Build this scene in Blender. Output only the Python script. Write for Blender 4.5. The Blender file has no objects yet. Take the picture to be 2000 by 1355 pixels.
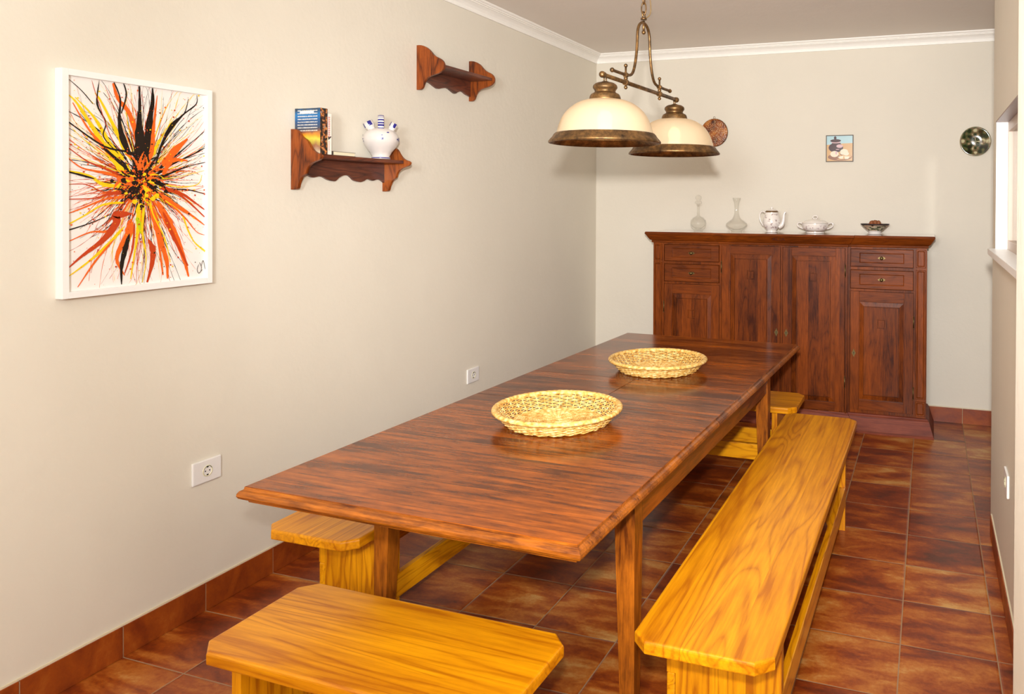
import bpy, bmesh, math, random
from mathutils import Vector, Matrix
random.seed(7)
S = bpy.context.scene
COL = S.collection
R = math.radians
PI = math.pi

# ------------------------------------------------------------------ camera
cam = bpy.data.cameras.new('camera'); co = bpy.data.objects.new('camera', cam); COL.objects.link(co)
yaw, pitch, roll, foc = .3276, .0088, -.0044, 1514.27
fw = Vector((-math.sin(yaw)*math.cos(pitch), math.cos(yaw)*math.cos(pitch), -math.sin(pitch)))
rt = Vector((math.cos(yaw), math.sin(yaw), 0)); dn = fw.cross(rt)
rt2 = rt*math.cos(roll)+dn*math.sin(roll); dn2 = dn*math.cos(roll)-rt*math.sin(roll)
M = Matrix((rt2, -dn2, -fw)).transposed().to_4x4(); M.translation = Vector((2.735, -1.4381, 1.6443))
co.matrix_world = M
cam.sensor_width = 36; cam.lens = foc/2000*36
cam.shift_x = (1000-1300.38)/2000; cam.shift_y = (406.35-677.5)/2000
cam.clip_start = .02; cam.clip_end = 60
S.camera = co
S.view_settings.view_transform = 'Standard'; S.view_settings.look = 'None'
S.view_settings.gamma = 1; S.view_settings.use_curve_mapping = False
S.view_settings.exposure = -0.93

# ------------------------------------------------------------------ light
W = bpy.data.worlds.new('world'); S.world = W; W.use_nodes = True
bg = W.node_tree.nodes['Background']; bg.inputs[0].default_value = (.97, .97, 1, 1); bg.inputs[1].default_value = .8

def lamp(name, typ, loc, energy, color, size=.1, target=None, spot=None):
    l = bpy.data.lights.new(name, typ); o = bpy.data.objects.new(name, l); COL.objects.link(o)
    o.location = loc; l.energy = energy; l.color = color
    if typ == 'AREA': l.shape = 'DISK'; l.size = size
    else: l.shadow_soft_size = size
    if target is not None:
        o.rotation_euler = (Vector(target)-Vector(loc)).to_track_quat('-Z', 'Y').to_euler()
    if spot: l.spot_size = R(spot); l.spot_blend = 1 if spot > 50 else .3
    return o
lamp('flash_light', 'SPOT', (2.74, -1.50, 1.88), 1440, (1, .985, .97), .045, (1.15, 4.7, 1.62), 84)
lamp('added_ceiling_fill', 'AREA', (2.4, -2.3, 2.0), 222, (.93, .98, 1), .6, (2.0, .6, 2.9))  # unseen fill light behind the camera, added to brighten ceiling and room
# low daylight entering through the side window
lamp('window_daylight', 'SPOT', (3.875, -4.2, 2.02), 1500, (1, .97, .92), .09, (2.95, 3.3, 1.80), 16)

# ------------------------------------------------------------------ materials
def srgb(r, g, b):
    f = lambda c: c/12.92 if c <= .04045 else ((c+.055)/1.055)**2.4
    return (f(r/255), f(g/255), f(b/255), 1)

class NT:
    def __init__(s, name):
        s.m = bpy.data.materials.new(name); s.m.use_nodes = True; s.t = s.m.node_tree
        s.b = s.t.nodes['Principled BSDF']; s.out = s.t.nodes['Material Output']
    def n(s, typ, **kw):
        nd = s.t.nodes.new(typ)
        for k, v in kw.items():
            if k in nd.bl_rna.properties and k not in nd.inputs: setattr(nd, k, v)
            else: nd.inputs[k].default_value = v
        return nd
    def l(s, a, b): s.t.links.new(a, b)
    def math(s, op, a, b=None, c=None):
        nd = s.t.nodes.new('ShaderNodeMath'); nd.operation = op
        for i, v in enumerate((a, b, c)):
            if v is None: continue
            if isinstance(v, (int, float)): nd.inputs[i].default_value = v
            else: s.l(v, nd.inputs[i])
        return nd.outputs[0]
    def mix(s, f, a, b, mode='MIX'):
        nd = s.t.nodes.new('ShaderNodeMix'); nd.data_type = 'RGBA'; nd.blend_type = mode
        for i, v in ((0, f), (6, a), (7, b)):
            if isinstance(v, (int, float)) and i == 0: nd.inputs[i].default_value = v
            elif isinstance(v, tuple): nd.inputs[i].default_value = v
            else: s.l(v, nd.inputs[i])
        return nd.outputs[2]
    def ramp(s, f, stops, interp='LINEAR'):
        nd = s.t.nodes.new('ShaderNodeValToRGB'); cr = nd.color_ramp; cr.interpolation = interp
        while len(cr.elements) < len(stops): cr.elements.new(.5)
        for e, (p, c) in zip(cr.elements, stops): e.position = p; e.color = c
        s.l(f, nd.inputs[0]); return nd.outputs[0]
    def coord(s, kind='Object', scale=(1, 1, 1), loc=(0, 0, 0), rot=(0, 0, 0)):
        tc = s.t.nodes.new('ShaderNodeTexCoord'); mp = s.t.nodes.new('ShaderNodeMapping')
        mp.inputs['Scale'].default_value = scale; mp.inputs['Location'].default_value = loc; mp.inputs['Rotation'].default_value = rot
        s.l(tc.outputs[kind], mp.inputs[0]); return mp.outputs[0]
    def bump(s, h, strength=.2, dist=.002):
        nd = s.n('ShaderNodeBump', Strength=strength, Distance=dist); s.l(h, nd.inputs['Height']); s.l(nd.outputs[0], s.b.inputs['Normal'])

def plain(name, rgb, rough=.5, metal=0, **kw):
    m = NT(name); m.b.inputs['Base Color'].default_value = srgb(*rgb)
    m.b.inputs['Roughness'].default_value = rough; m.b.inputs['Metallic'].default_value = metal
    for k, v in kw.items(): m.b.inputs[k.replace('_', ' ')].default_value = v
    n = m.n('ShaderNodeTexNoise', Scale=35.0, Detail=4.0); m.l(m.coord(), n.inputs['Vector'])
    m.l(m.mix(m.math('MULTIPLY', n.outputs[0], .12), srgb(*rgb), srgb(*[max(0, int(c*.8)) for c in rgb])), m.b.inputs['Base Color'])
    return m.m

def wall_paint(name, rgb):
    m = NT(name); v = m.coord()
    n = m.n('ShaderNodeTexNoise', Scale=2.2, Detail=6.0); m.l(v, n.inputs['Vector'])
    m.l(m.mix(n.outputs[0], srgb(*rgb), srgb(*[int(c*.965) for c in rgb])), m.b.inputs['Base Color'])
    n2 = m.n('ShaderNodeTexNoise', Scale=38.0, Detail=5.0, Roughness=.6); m.l(v, n2.inputs['Vector'])
    n3 = m.n('ShaderNodeTexNoise', Scale=7.0, Detail=3.0); m.l(v, n3.inputs['Vector'])
    m.bump(m.math('ADD', n2.outputs[0], m.math('MULTIPLY', n3.outputs[0], 2.0)), .35, .003)
    m.b.inputs['Roughness'].default_value = .75
    return m.m

def tile_mat(name, T=.335, ox=2.644, oy=.558, grout=True):
    m = NT(name)
    tc = m.n('ShaderNodeTexCoord'); sep = m.n('ShaderNodeSeparateXYZ'); m.l(tc.outputs['Object'], sep.inputs[0])
    gx = m.math('DIVIDE', m.math('SUBTRACT', sep.outputs[0], ox), T); gy = m.math('DIVIDE', m.math('SUBTRACT', sep.outputs[1], oy), T)
    ix = m.math('FLOOR', gx); iy = m.math('FLOOR', gy); fx = m.math('SUBTRACT', gx, ix); fy = m.math('SUBTRACT', gy, iy)
    cid = m.n('ShaderNodeCombineXYZ'); m.l(ix, cid.inputs[0]); m.l(iy, cid.inputs[1])
    wn = m.n('ShaderNodeTexWhiteNoise', noise_dimensions='2D'); m.l(cid.outputs[0], wn.inputs['Vector'])
    off = m.n('ShaderNodeVectorMath', operation='SCALE'); m.l(wn.outputs['Color'], off.inputs[0]); off.inputs['Scale'].default_value = 37.0
    add = m.n('ShaderNodeVectorMath', operation='ADD'); m.l(tc.outputs['Object'], add.inputs[0]); m.l(off.outputs[0], add.inputs[1])
    mp = m.n('ShaderNodeMapping'); mp.inputs['Scale'].default_value = (3.2, 8.5, 6.0); m.l(add.outputs[0], mp.inputs[0])
    n1 = m.n('ShaderNodeTexNoise', Scale=1.0, Detail=7.0, Roughness=.62, Distortion=.4); m.l(mp.outputs[0], n1.inputs['Vector'])
    n2 = m.n('ShaderNodeTexNoise', Scale=70.0, Detail=3.0, Roughness=.7); m.l(add.outputs[0], n2.inputs['Vector'])
    f = m.math('ADD', m.math('ADD', m.math('MULTIPLY', n1.outputs[0], 1.22), m.math('MULTIPLY', wn.outputs['Value'], .16)), m.math('MULTIPLY', m.math('SUBTRACT', n2.outputs[0], .5), .22))
    f = m.math('SUBTRACT', f, .165)
    if not grout: f = m.math('ADD', m.math('MULTIPLY', m.math('SUBTRACT', f, .5), .45), .49)
    c = m.ramp(f, [(.26, srgb(86, 34, 14)), (.41, srgb(122, 48, 14)), (.53, srgb(154, 72, 18)), (.65, srgb(180, 106, 40)), (.80, srgb(200, 150, 84))])
    if grout:
        ex = m.math('MINIMUM', fx, m.math('SUBTRACT', 1.0, fx)); ey = m.math('MINIMUM', fy, m.math('SUBTRACT', 1.0, fy))
        e = m.math('MINIMUM', ex, ey); g = m.math('LESS_THAN', e, .0065)
        c = m.mix(g, c, srgb(158, 126, 96))
        h = m.math('ADD', m.math('MULTIPLY', m.math('MINIMUM', m.math('MULTIPLY', e, 40.0), 1.0), 1.0), m.math('MULTIPLY', n2.outputs[0], .12))
        m.bump(h, .55, .0025)
        m.l(m.math('ADD', m.math('MULTIPLY', g, .4), m.math('ADD', .26, m.math('MULTIPLY', n1.outputs[0], .16))), m.b.inputs['Roughness'])
    else:
        m.b.inputs['Roughness'].default_value = .42
        m.bump(n2.outputs[0], .25, .001)
    m.l(c, m.b.inputs['Base Color'])
    return m.m

def wood(name, dark, mid, light, axis=1, across=0, grain=22., ring=5., board=0., rough=.35, coat=.3, mottle=.35, boardvar=.5, stretch=.07, joint=0., ringw=.22, finew=.55, mscale=5., spec=.35):
    """axis: grain direction; across: direction in which boards are glued (board = their width)."""
    m = NT(name)
    tc = m.n('ShaderNodeTexCoord'); sep = m.n('ShaderNodeSeparateXYZ'); m.l(tc.outputs['Object'], sep.inputs[0])
    oi = m.n('ShaderNodeObjectInfo')
    vec = tc.outputs['Object']; bval = None
    if board > 0:
        q = m.math('DIVIDE', sep.outputs[across], board); bi = m.math('FLOOR', m.math('ADD', q, 100.37))
        wn = m.n('ShaderNodeTexWhiteNoise', noise_dimensions='1D'); m.l(bi, wn.inputs['W'])
        sc = m.n('ShaderNodeVectorMath', operation='SCALE'); m.l(wn.outputs['Color'], sc.inputs[0]); sc.inputs['Scale'].default_value = 13.0
        ad = m.n('ShaderNodeVectorMath', operation='ADD'); m.l(vec, ad.inputs[0]); m.l(sc.outputs[0], ad.inputs[1]); vec = ad.outputs[0]
        bval = wn.outputs['Value']
        fr = m.math('FRACT', m.math('ADD', q, 100.37)); je = m.math('LESS_THAN', m.math('MINIMUM', fr, m.math('SUBTRACT', 1.0, fr)), .012)
    rs = m.n('ShaderNodeVectorMath', operation='SCALE'); m.l(oi.outputs['Random'], rs.inputs['Scale']); rs.inputs[0].default_value = (7, 5, 9)
    ad2 = m.n('ShaderNodeVectorMath', operation='ADD'); m.l(vec, ad2.inputs[0]); m.l(rs.outputs[0], ad2.inputs[1]); vec = ad2.outputs[0]
    s1 = [1, 1, 1]; s1[axis] = stretch
    mp = m.n('ShaderNodeMapping'); mp.inputs['Scale'].default_value = s1; m.l(vec, mp.inputs[0])
    fine = m.n('ShaderNodeTexNoise', Scale=grain*7, Detail=5.0, Roughness=.65); m.l(mp.outputs[0], fine.inputs['Vector'])
    s2 = [1, 1, 1]; s2[axis] = stretch*1.7
    mp2 = m.n('ShaderNodeMapping'); mp2.inputs['Scale'].default_value = s2; m.l(vec, mp2.inputs[0])
    big = m.n('ShaderNodeTexNoise', Scale=ring, Detail=2.0, Distortion=.6); m.l(mp2.outputs[0], big.inputs['Vector'])
    rings = m.math('FRACT', m.math('MULTIPLY', big.outputs[0], 11.0))
    rings = m.math('ABSOLUTE', m.math('SUBTRACT', m.math('MULTIPLY', rings, 2.0), 1.0))
    rings = m.math('POWER', rings, 3.0)
    mot = m.n('ShaderNodeTexNoise', Scale=mscale, Detail=6.0, Roughness=.7)
    s3 = [1, 1, 1]; s3[axis] = .35
    mp3 = m.n('ShaderNodeMapping'); mp3.inputs['Scale'].default_value = s3; m.l(vec, mp3.inputs[0]); m.l(mp3.outputs[0], mot.inputs['Vector'])
    f = m.math('ADD', m.math('MULTIPLY', fine.outputs[0], finew), m.math('MULTIPLY', m.math('SUBTRACT', 1.0, rings), ringw))
    f = m.math('ADD', m.math('ADD', f, (.55-finew)*.5), m.math('MULTIPLY', m.math('SUBTRACT', mot.outputs[0], .5), mottle*2))
    if bval is not None: f = m.math('ADD', f, m.math('MULTIPLY', m.math('SUBTRACT', bval, .5), boardvar))
    c = m.ramp(f, [(.18, srgb(*dark)), (.48, srgb(*mid)), (.78, srgb(*light))])
    if bval is not None and joint > 0: c = m.mix(m.math('MULTIPLY', je, joint), c, srgb(*[int(v*.5) for v in dark]))
    m.l(c, m.b.inputs['Base Color'])
    m.b.inputs['Roughness'].default_value = rough
    m.b.inputs['Specular IOR Level'].default_value = spec; m.b.inputs['Coat Weight'].default_value = coat; m.b.inputs['Coat Roughness'].default_value = .12
    m.bump(fine.outputs[0], .12, .001)
    return m.m

MW = wall_paint('cream_wall_paint', (228, 220, 204))
MCEIL = wall_paint('ceiling_paint', (238, 230, 220))
MPIER = wall_paint('light_pier_paint', (236, 228, 212))
MCROWN = plain('white_moulding', (250, 246, 238), .5)
MCAULK = plain('cream_caulk', (222, 208, 178), .6)
MTILE = tile_mat('terracotta_floor_tile')
MSKIRT = tile_mat('terracotta_skirting_tile', grout=False)
MGROUT = plain('grout', (176, 150, 120), .9)
TABC = ((70, 27, 5), (160, 80, 14), (206, 124, 36))
MTABX = wood('stained_table_top', *TABC, axis=0, across=1, board=.092, rough=.20, coat=.08, spec=.24, mottle=.32, boardvar=.15, mscale=13., joint=.35, grain=7, ring=9, ringw=.06, stretch=.07, finew=.65)
MTABE = wood('stained_table_edge_x', (80, 34, 6), (172, 94, 20), (212, 140, 40), axis=0, rough=.34, coat=.25, mottle=.6, ringw=.05)
MTABY = wood('stained_table_apron', (66, 26, 6), (138, 68, 16), (184, 106, 30), axis=1, rough=.34, coat=.2, mottle=.4, ringw=.1)
MTABZ = wood('stained_table_leg', (80, 34, 6), (168, 92, 18), (206, 130, 34), axis=2, rough=.34, coat=.2, mottle=.45, ringw=.1)
BEN = ((176, 98, 2), (232, 154, 8), (245, 176, 24))
MBENY = wood('honey_pine_seat', *BEN, axis=1, across=0, board=.135, rough=.36, coat=.12, mottle=.12, boardvar=.22, ring=6.5, stretch=.045, grain=12, ringw=.17, finew=.5)
MBENZ = wood('honey_pine_panel', *BEN, axis=2, across=0, board=.11, rough=.36, coat=.25, mottle=.15, boardvar=.25, ring=9, grain=12)
MBENR = wood('honey_pine_rail', *BEN, axis=1, rough=.34, coat=.3, mottle=.15, ring=9, grain=14)
SBC = ((64, 24, 5), (140, 66, 14), (190, 106, 30))
MSBZ = wood('cherry_sideboard_vertical', *SBC, axis=2, across=0, board=.075, rough=.4, coat=.04, spec=.16, mottle=.26, boardvar=.15, finew=.38, ring=8, ringw=.08)
MSBX = wood('cherry_sideboard_horizontal', *SBC, axis=0, rough=.4, coat=.04, spec=.16, mottle=.24, finew=.38, ring=8, ringw=.08)
MSBT = wood('cherry_sideboard_top', (90, 36, 20), (128, 56, 32), (170, 84, 44), axis=0, rough=.12, coat=1.0, mottle=.3)
MPLI = wood('cherry_plinth', (80, 30, 18), (120, 52, 30), (150, 74, 44), axis=0, rough=.62, coat=0, mottle=.3)
MSHZ = wood('walnut_shelf_side', (66, 26, 8), (138, 66, 20), (182, 100, 36), axis=2, rough=.4, coat=.1, spec=.25, mottle=.4, ring=9)
MSHY = wood('walnut_shelf_board', (48, 20, 12), (92, 42, 24), (132, 68, 38), axis=1, rough=.36, coat=.25, mottle=.35, ring=9)
def mat_bronze():
    m = NT('antique_bronze'); n = m.n('ShaderNodeTexNoise', Scale=30.0, Detail=6.0, Roughness=.7); m.l(m.coord(), n.inputs['Vector'])
    m.l(m.ramp(n.outputs[0], [(.3, srgb(58, 44, 32)), (.5, srgb(112, 84, 52)), (.7, srgb(160, 120, 72))]), m.b.inputs['Base Color'])
    m.b.inputs['Metallic'].default_value = .85; m.l(m.ramp(n.outputs[0], [(.3, (.55, .55, .55, 1)), (.7, (.3, .3, .3, 1))]), m.b.inputs['Roughness']); return m.m
MBRASS = mat_bronze()
MBRASS2 = plain('old_brass', (112, 94, 58), .42, .9)
MWHITE = plain('white_plastic', (236, 232, 228), .35)
MFRAME = plain('white_frame_paint', (244, 242, 238), .4)
MDARK = plain('dark_hole', (30, 24, 20), .7)
MCAVITY = plain('warm_white_socket', (224, 216, 180), .4)
MCHINA = plain('white_china', (238, 230, 222), .2, Coat_Weight=.6)
MGOLD = plain('gold_line', (120, 92, 60), .3, .3)
MBLUE = plain('cobalt_glaze', (26, 24, 120), .25, Coat_Weight=.6)
MJUG = plain('white_glazed_clay', (216, 208, 202), .28, Coat_Weight=.5)
MPAPER = plain('book_pages', (232, 218, 186), .8)
MWCOV = plain('white_book_cover', (240, 232, 220), .5)
MRED = plain('faded_red_print', (214, 140, 134), .6)
MBLACKP = plain('black_print', (36, 30, 34), .5)
MGREYC = plain('dark_book_cover', (74, 66, 58), .5)
MNUT = plain('walnut_shell', (142, 82, 46), .6)
MCORD = plain('brown_flex', (120, 96, 62), .6)

def mat_wicker():
    m = NT('natural_wicker'); n = m.n('ShaderNodeTexNoise', Scale=60.0, Detail=4.0); m.l(m.coord(), n.inputs['Vector'])
    m.l(m.ramp(n.outputs[0], [(.3, srgb(178, 122, 44)), (.5, srgb(220, 174, 92)), (.7, srgb(245, 216, 152))]), m.b.inputs['Base Color'])
    m.b.inputs['Roughness'].default_value = .5; m.b.inputs['Coat Weight'].default_value = .15
    return m.m
MWICK = mat_wicker()

def mat_shade():
    m = NT('cream_opal_glass')
    d = m.n('ShaderNodeBsdfPrincipled'); d.inputs['Base Color'].default_value = srgb(206, 188, 160); d.inputs['Roughness'].default_value = .22
    d.inputs['Coat Weight'].default_value = .5
    t = m.n('ShaderNodeBsdfTranslucent'); t.inputs[0].default_value = srgb(250, 244, 234)
    x = m.n('ShaderNodeMixShader'); x.inputs[0].default_value = .40; m.l(d.outputs[0], x.inputs[1]); m.l(t.outputs[0], x.inputs[2])
    rf = m.n('ShaderNodeBsdfRefraction', Roughness=.42, IOR=1.04); rf.inputs['Color'].default_value = srgb(255, 238, 205)
    y = m.n('ShaderNodeMixShader'); y.inputs[0].default_value = .22; m.l(x.outputs[0], y.inputs[1]); m.l(rf.outputs[0], y.inputs[2])
    m.l(y.outputs[0], m.out.inputs[0]); return m.m
MSHADE = mat_shade()
def mat_emit(name, rgb, st):
    m = NT(name); m.b.inputs['Base Color'].default_value = srgb(*rgb); m.b.inputs['Emission Color'].default_value = srgb(*rgb); m.b.inputs['Emission Strength'].default_value = st; return m.m
MBULB = mat_emit('lit_bulb', (255, 236, 200), 17)
def mat_glass(name, tint=(240, 240, 232), rough=0.0):
    m = NT(name); m.b.inputs['Base Color'].default_value = srgb(*tint); m.b.inputs['Transmission Weight'].default_value = 1; m.b.inputs['Roughness'].default_value = rough; m.b.inputs['IOR'].default_value = 1.12; m.b.inputs['Coat Weight'].default_value = .6; m.b.inputs['Coat Roughness'].default_value = .02; return m.m
def mat_crystal():
    m = NT('clear_crystal'); g = m.n('ShaderNodeBsdfGlossy', Roughness=.03); t = m.n('ShaderNodeBsdfTransparent'); f = m.n('ShaderNodeLayerWeight', Blend=.5)
    m.l(m.ramp(f.outputs['Facing'], [(.0, (.99, .99, .985, 1)), (.75, (.97, .97, .96, 1)), (.93, (.62, .6, .56, 1)), (1, (.4, .38, .34, 1))]), t.inputs[0])
    x = m.n('ShaderNodeMixShader'); m.l(m.math('ADD', m.math('MULTIPLY', m.math('POWER', f.outputs['Facing'], 5.0), .5), .035), x.inputs[0]); m.l(t.outputs[0], x.inputs[1]); m.l(g.outputs[0], x.inputs[2]); m.l(x.outputs[0], m.out.inputs[0]); return m.m
MGLASS = mat_crystal()
def mat_pane():
    m = NT('window_pane'); g = m.n('ShaderNodeBsdfGlossy', Roughness=.02); t = m.n('ShaderNodeBsdfTransparent'); t.inputs[0].default_value = (.96, .97, .96, 1)
    f = m.n('ShaderNodeLayerWeight', Blend=.5); x = m.n('ShaderNodeMixShader'); m.l(m.math('ADD', m.math('MULTIPLY', m.math('POWER', f.outputs['Facing'], 9.0), .7), .03), x.inputs[0]); m.l(t.outputs[0], x.inputs[1]); m.l(g.outputs[0], x.inputs[2]); m.l(x.outputs[0], m.out.inputs[0]); return m.m
MPANE = mat_pane()
def mat_china_print():
    m = NT('flowered_china'); n = m.n('ShaderNodeTexNoise', Scale=46.0, Detail=3.0, Roughness=.6); m.l(m.coord(), n.inputs['Vector'])
    m.l(m.ramp(n.outputs[0], [(.0, srgb(240, 232, 224)), (.56, srgb(240, 232, 224)), (.60, srgb(196, 176, 176)), (.66, srgb(150, 130, 120)), (.72, srgb(232, 222, 214))]), m.b.inputs['Base Color'])
    m.b.inputs['Roughness'].default_value = .2; m.b.inputs['Coat Weight'].default_value = .6; return m.m
MCHINAP = mat_china_print()

# ------------------------------------------------------------------ mesh helpers
def newbm(): return bmesh.new()
def box(bm, x0, x1, y0, y1, z0, z1, mi=0, bev=0.):
    r = bmesh.ops.create_cube(bm, size=1.0); vs = r['verts']
    for v in vs: v.co = Vector(((x0+x1)/2+v.co.x*(x1-x0), (y0+y1)/2+v.co.y*(y1-y0), (z0+z1)/2+v.co.z*(z1-z0)))
    fs = set(f for v in vs for f in v.link_faces)
    for f in fs: f.material_index = mi
    if bev > 0:
        es = list(set(e for v in vs for e in v.link_edges))
        r = bmesh.ops.bevel(bm, geom=es, offset=bev, segments=2, affect='EDGES', profile=.6)
        for f in r['faces']: f.material_index = mi
    return bm
def loft(bm, rings, mi=0, cap=True, closed=True):
    rv = [[bm.verts.new(p) for p in ring] for ring in rings]; n = len(rings[0]); out = []
    for a, b in zip(rv[:-1], rv[1:]):
        for i in range(n if closed else n-1):
            j = (i+1) % n
            f = bm.faces.new((a[i], a[j], b[j], b[i])); f.material_index = mi; out.append(f)
    if cap:
        f = bm.faces.new(list(reversed(rv[0]))); f.material_index = mi
        f = bm.faces.new(rv[-1]); f.material_index = mi
    return out
def inset_poly(poly, d):
    n = len(poly); out = []
    ds = d if isinstance(d, (list, tuple)) else [d]*n       # inset of edge i (from i to i+1), polygon counter-clockwise
    for i in range(n):
        p0, p1, p2 = Vector(poly[i-1]), Vector(poly[i]), Vector(poly[(i+1) % n])
        e1 = (p1-p0).normalized(); e2 = (p2-p1).normalized(); n1 = Vector((-e1.y, e1.x)); n2 = Vector((-e2.y, e2.x))
        a = p0+n1*ds[i-1]; b = p1+n2*ds[i]
        den = e1.x*e2.y-e1.y*e2.x
        if abs(den) < 1e-6: out.append((p1+n1*ds[i-1])[:]); continue
        t = ((b.x-a.x)*e2.y-(b.y-a.y)*e2.x)/den
        out.append((a+e1*t)[:])
    return out
def loft_poly(bm, poly, prof, mi=0, mask=None):
    """prof: (inset, z) from bottom to top; mask: 1 where the edge is profiled."""
    mask = mask or [1]*len(poly)
    rings = []
    for ins, z in prof:
        q = inset_poly(poly, [ins*k for k in mask]); rings.append([(x, y, z) for x, y in q])
    loft(bm, rings, mi)
def lathe(bm, prof, seg=40, mi=0, cx=0, cy=0, mats=None, smooth=True):
    rings = []
    for r, z in prof:
        if r <= 1e-6: rings.append([bm.verts.new((cx, cy, z))])
        else: rings.append([bm.verts.new((cx+r*math.cos(2*PI*i/seg), cy+r*math.sin(2*PI*i/seg), z)) for i in range(seg)])
    for k in range(len(rings)-1):
        a, b = rings[k], rings[k+1]; m_ = mats[k] if mats else mi
        for i in range(seg):
            j = (i+1) % seg
            if len(a) == 1 and len(b) == 1: continue
            if len(a) == 1: f = bm.faces.new((a[0], b[j], b[i]))
            elif len(b) == 1: f = bm.faces.new((a[i], a[j], b[0]))
            else: f = bm.faces.new((a[i], a[j], b[j], b[i]))
            f.material_index = m_; f.smooth = smooth
    return bm
def catmull(pts, n=8, closed=False):
    P = [Vector(p) for p in pts]; out = []; N = len(P)
    rng = range(N) if closed else range(N-1)
    for i in rng:
        p0 = P[(i-1) % N] if closed else P[max(i-1, 0)]; p1 = P[i]; p2 = P[(i+1) % N]; p3 = P[(i+2) % N] if closed else P[min(i+2, N-1)]
        for k in range(n):
            t = k/n
            out.append(.5*((2*p1)+(-p0+p2)*t+(2*p0-5*p1+4*p2-p3)*t*t+(-p0+3*p1-3*p2+p3)*t**3))
    if not closed: out.append(P[-1])
    return out
def tube(bm, pts, r, seg=8, mi=0, closed=False, cap=True, flat=1.0):
    P = [Vector(p) for p in pts]; N = len(P); rings = []; prev = None
    for i in range(N):
        if closed: t = P[(i+1) % N]-P[i-1]
        else: t = P[min(i+1, N-1)]-P[max(i-1, 0)]
        t.normalize()
        if prev is None:
            up = Vector((0, 0, 1)) if abs(t.z) < .9 else Vector((1, 0, 0)); a = t.cross(up).normalized()
        else:
            a = (prev-t*prev.dot(t)).normalized()
        prev = a; b = t.cross(a); rr = r[i] if isinstance(r, (list, tuple)) else r
        rings.append([bm.verts.new(P[i]+a*rr*math.cos(2*PI*k/seg)+b*rr*flat*math.sin(2*PI*k/seg)) for k in range(seg)])
    pairs = list(zip(rings[:-1], rings[1:]))
    if closed: pairs.append((rings[-1], rings[0]))
    for a, b in pairs:
        for k in range(seg):
            j = (k+1) % seg; f = bm.faces.new((a[k], a[j], b[j], b[k])); f.material_index = mi; f.smooth = True
    if cap and not closed:
        for rg in (list(reversed(rings[0])), rings[-1]):
            f = bm.faces.new(rg); f.material_index = mi
    return bm
def ball(bm, c, r, mi=0, sub=2, sc=(1, 1, 1)):
    q = bmesh.ops.create_icosphere(bm, subdivisions=sub, radius=r)
    for v in q['verts']:
        v.co = Vector((v.co.x*sc[0], v.co.y*sc[1], v.co.z*sc[2]))+Vector(c)
        for f in v.link_faces: f.smooth = True; f.material_index = mi
    return bm
def prism(bm, outline, axis, a0, a1, mi=0, bev=0.):
    """outline: 2D points in the plane of the other two axes, extruded along axis from a0 to a1."""
    def P(p, a):
        q = list(p); q.insert(axis, a); return tuple(q)
    v0 = [bm.verts.new(P(p, a0)) for p in outline]; v1 = [bm.verts.new(P(p, a1)) for p in outline]; n = len(outline)
    fs = [bm.faces.new(v0), bm.faces.new(list(reversed(v1)))]
    for i in range(n): bm.faces.new((v0[i], v1[i], v1[(i+1) % n], v0[(i+1) % n])).material_index = mi
    for f in fs: f.material_index = mi
    if bev > 0:
        es = list(set(e for f in fs for e in f.edges)); bmesh.ops.bevel(bm, geom=es, offset=bev, segments=2, affect='EDGES')
    bmesh.ops.recalc_face_normals(bm, faces=bm.faces)
    return bm
def mesh_of(name, bm, mats, recalc=True, smooth_angle=None):
    if recalc: bmesh.ops.recalc_face_normals(bm, faces=bm.faces)
    me = bpy.data.meshes.new(name); bm.to_mesh(me); bm.free()
    for m in (mats if isinstance(mats, (list, tuple)) else [mats]): me.materials.append(m)
    return me
def obj(name, bm, mats, parent=None, world=True):
    """link bm as one mesh object; with a parent, coordinates are given in the scene and moved into the parent's frame."""
    if parent is not None and world:
        root = parent
        off = Vector((0, 0, 0))
        while root is not None: off += root.location; root = root.parent
        bmesh.ops.translate(bm, verts=bm.verts, vec=-off)
    o = bpy.data.objects.new(name, mesh_of(name, bm, mats)); COL.objects.link(o)
    if parent is not None: o.parent = parent
    return o
def tag(o, label, cat, group=None):
    o['label'] = label; o['category'] = cat
    if group: o['group'] = group
    return o
def thing(name, label, cat, loc, group=None, rz=0.):
    o = bpy.data.objects.new(name, None); COL.objects.link(o); o.location = loc; o.rotation_euler = (0, 0, rz); o.empty_display_size = .1
    return tag(o, label, cat, group)
def struct(name, bm, mats, parent=None):
    o = obj(name, bm, mats, parent)
    if parent is None: o['kind'] = 'structure'
    return o
def dup(o, parent=None):
    c = o.copy(); COL.objects.link(c); c.parent = parent
    for ch in list(o.children): dup(ch, c)
    return c
def text_bm(txt, size, depth=.0004):
    cu = bpy.data.curves.new('t', 'FONT'); cu.body = txt; cu.size = size; cu.extrude = depth; cu.align_x = 'CENTER'; cu.align_y = 'CENTER'
    to = bpy.data.objects.new('t', cu); COL.objects.link(to); bpy.context.view_layer.update()
    me = bpy.data.meshes.new_from_object(to); bm = bmesh.new(); bm.from_mesh(me)
    bpy.data.objects.remove(to); bpy.data.meshes.remove(me); bpy.data.curves.remove(cu)
    return bm
def merge(bm, other, mat=None, mi=0):
    if mat is not None: bmesh.ops.transform(other, matrix=mat, verts=other.verts)
    me = bpy.data.meshes.new('tmp'); other.to_mesh(me); other.free()
    k = len(bm.faces); bm.from_mesh(me); bpy.data.meshes.remove(me); bm.faces.ensure_lookup_table()
    for f in bm.faces[k:]: f.material_index = mi

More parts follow.
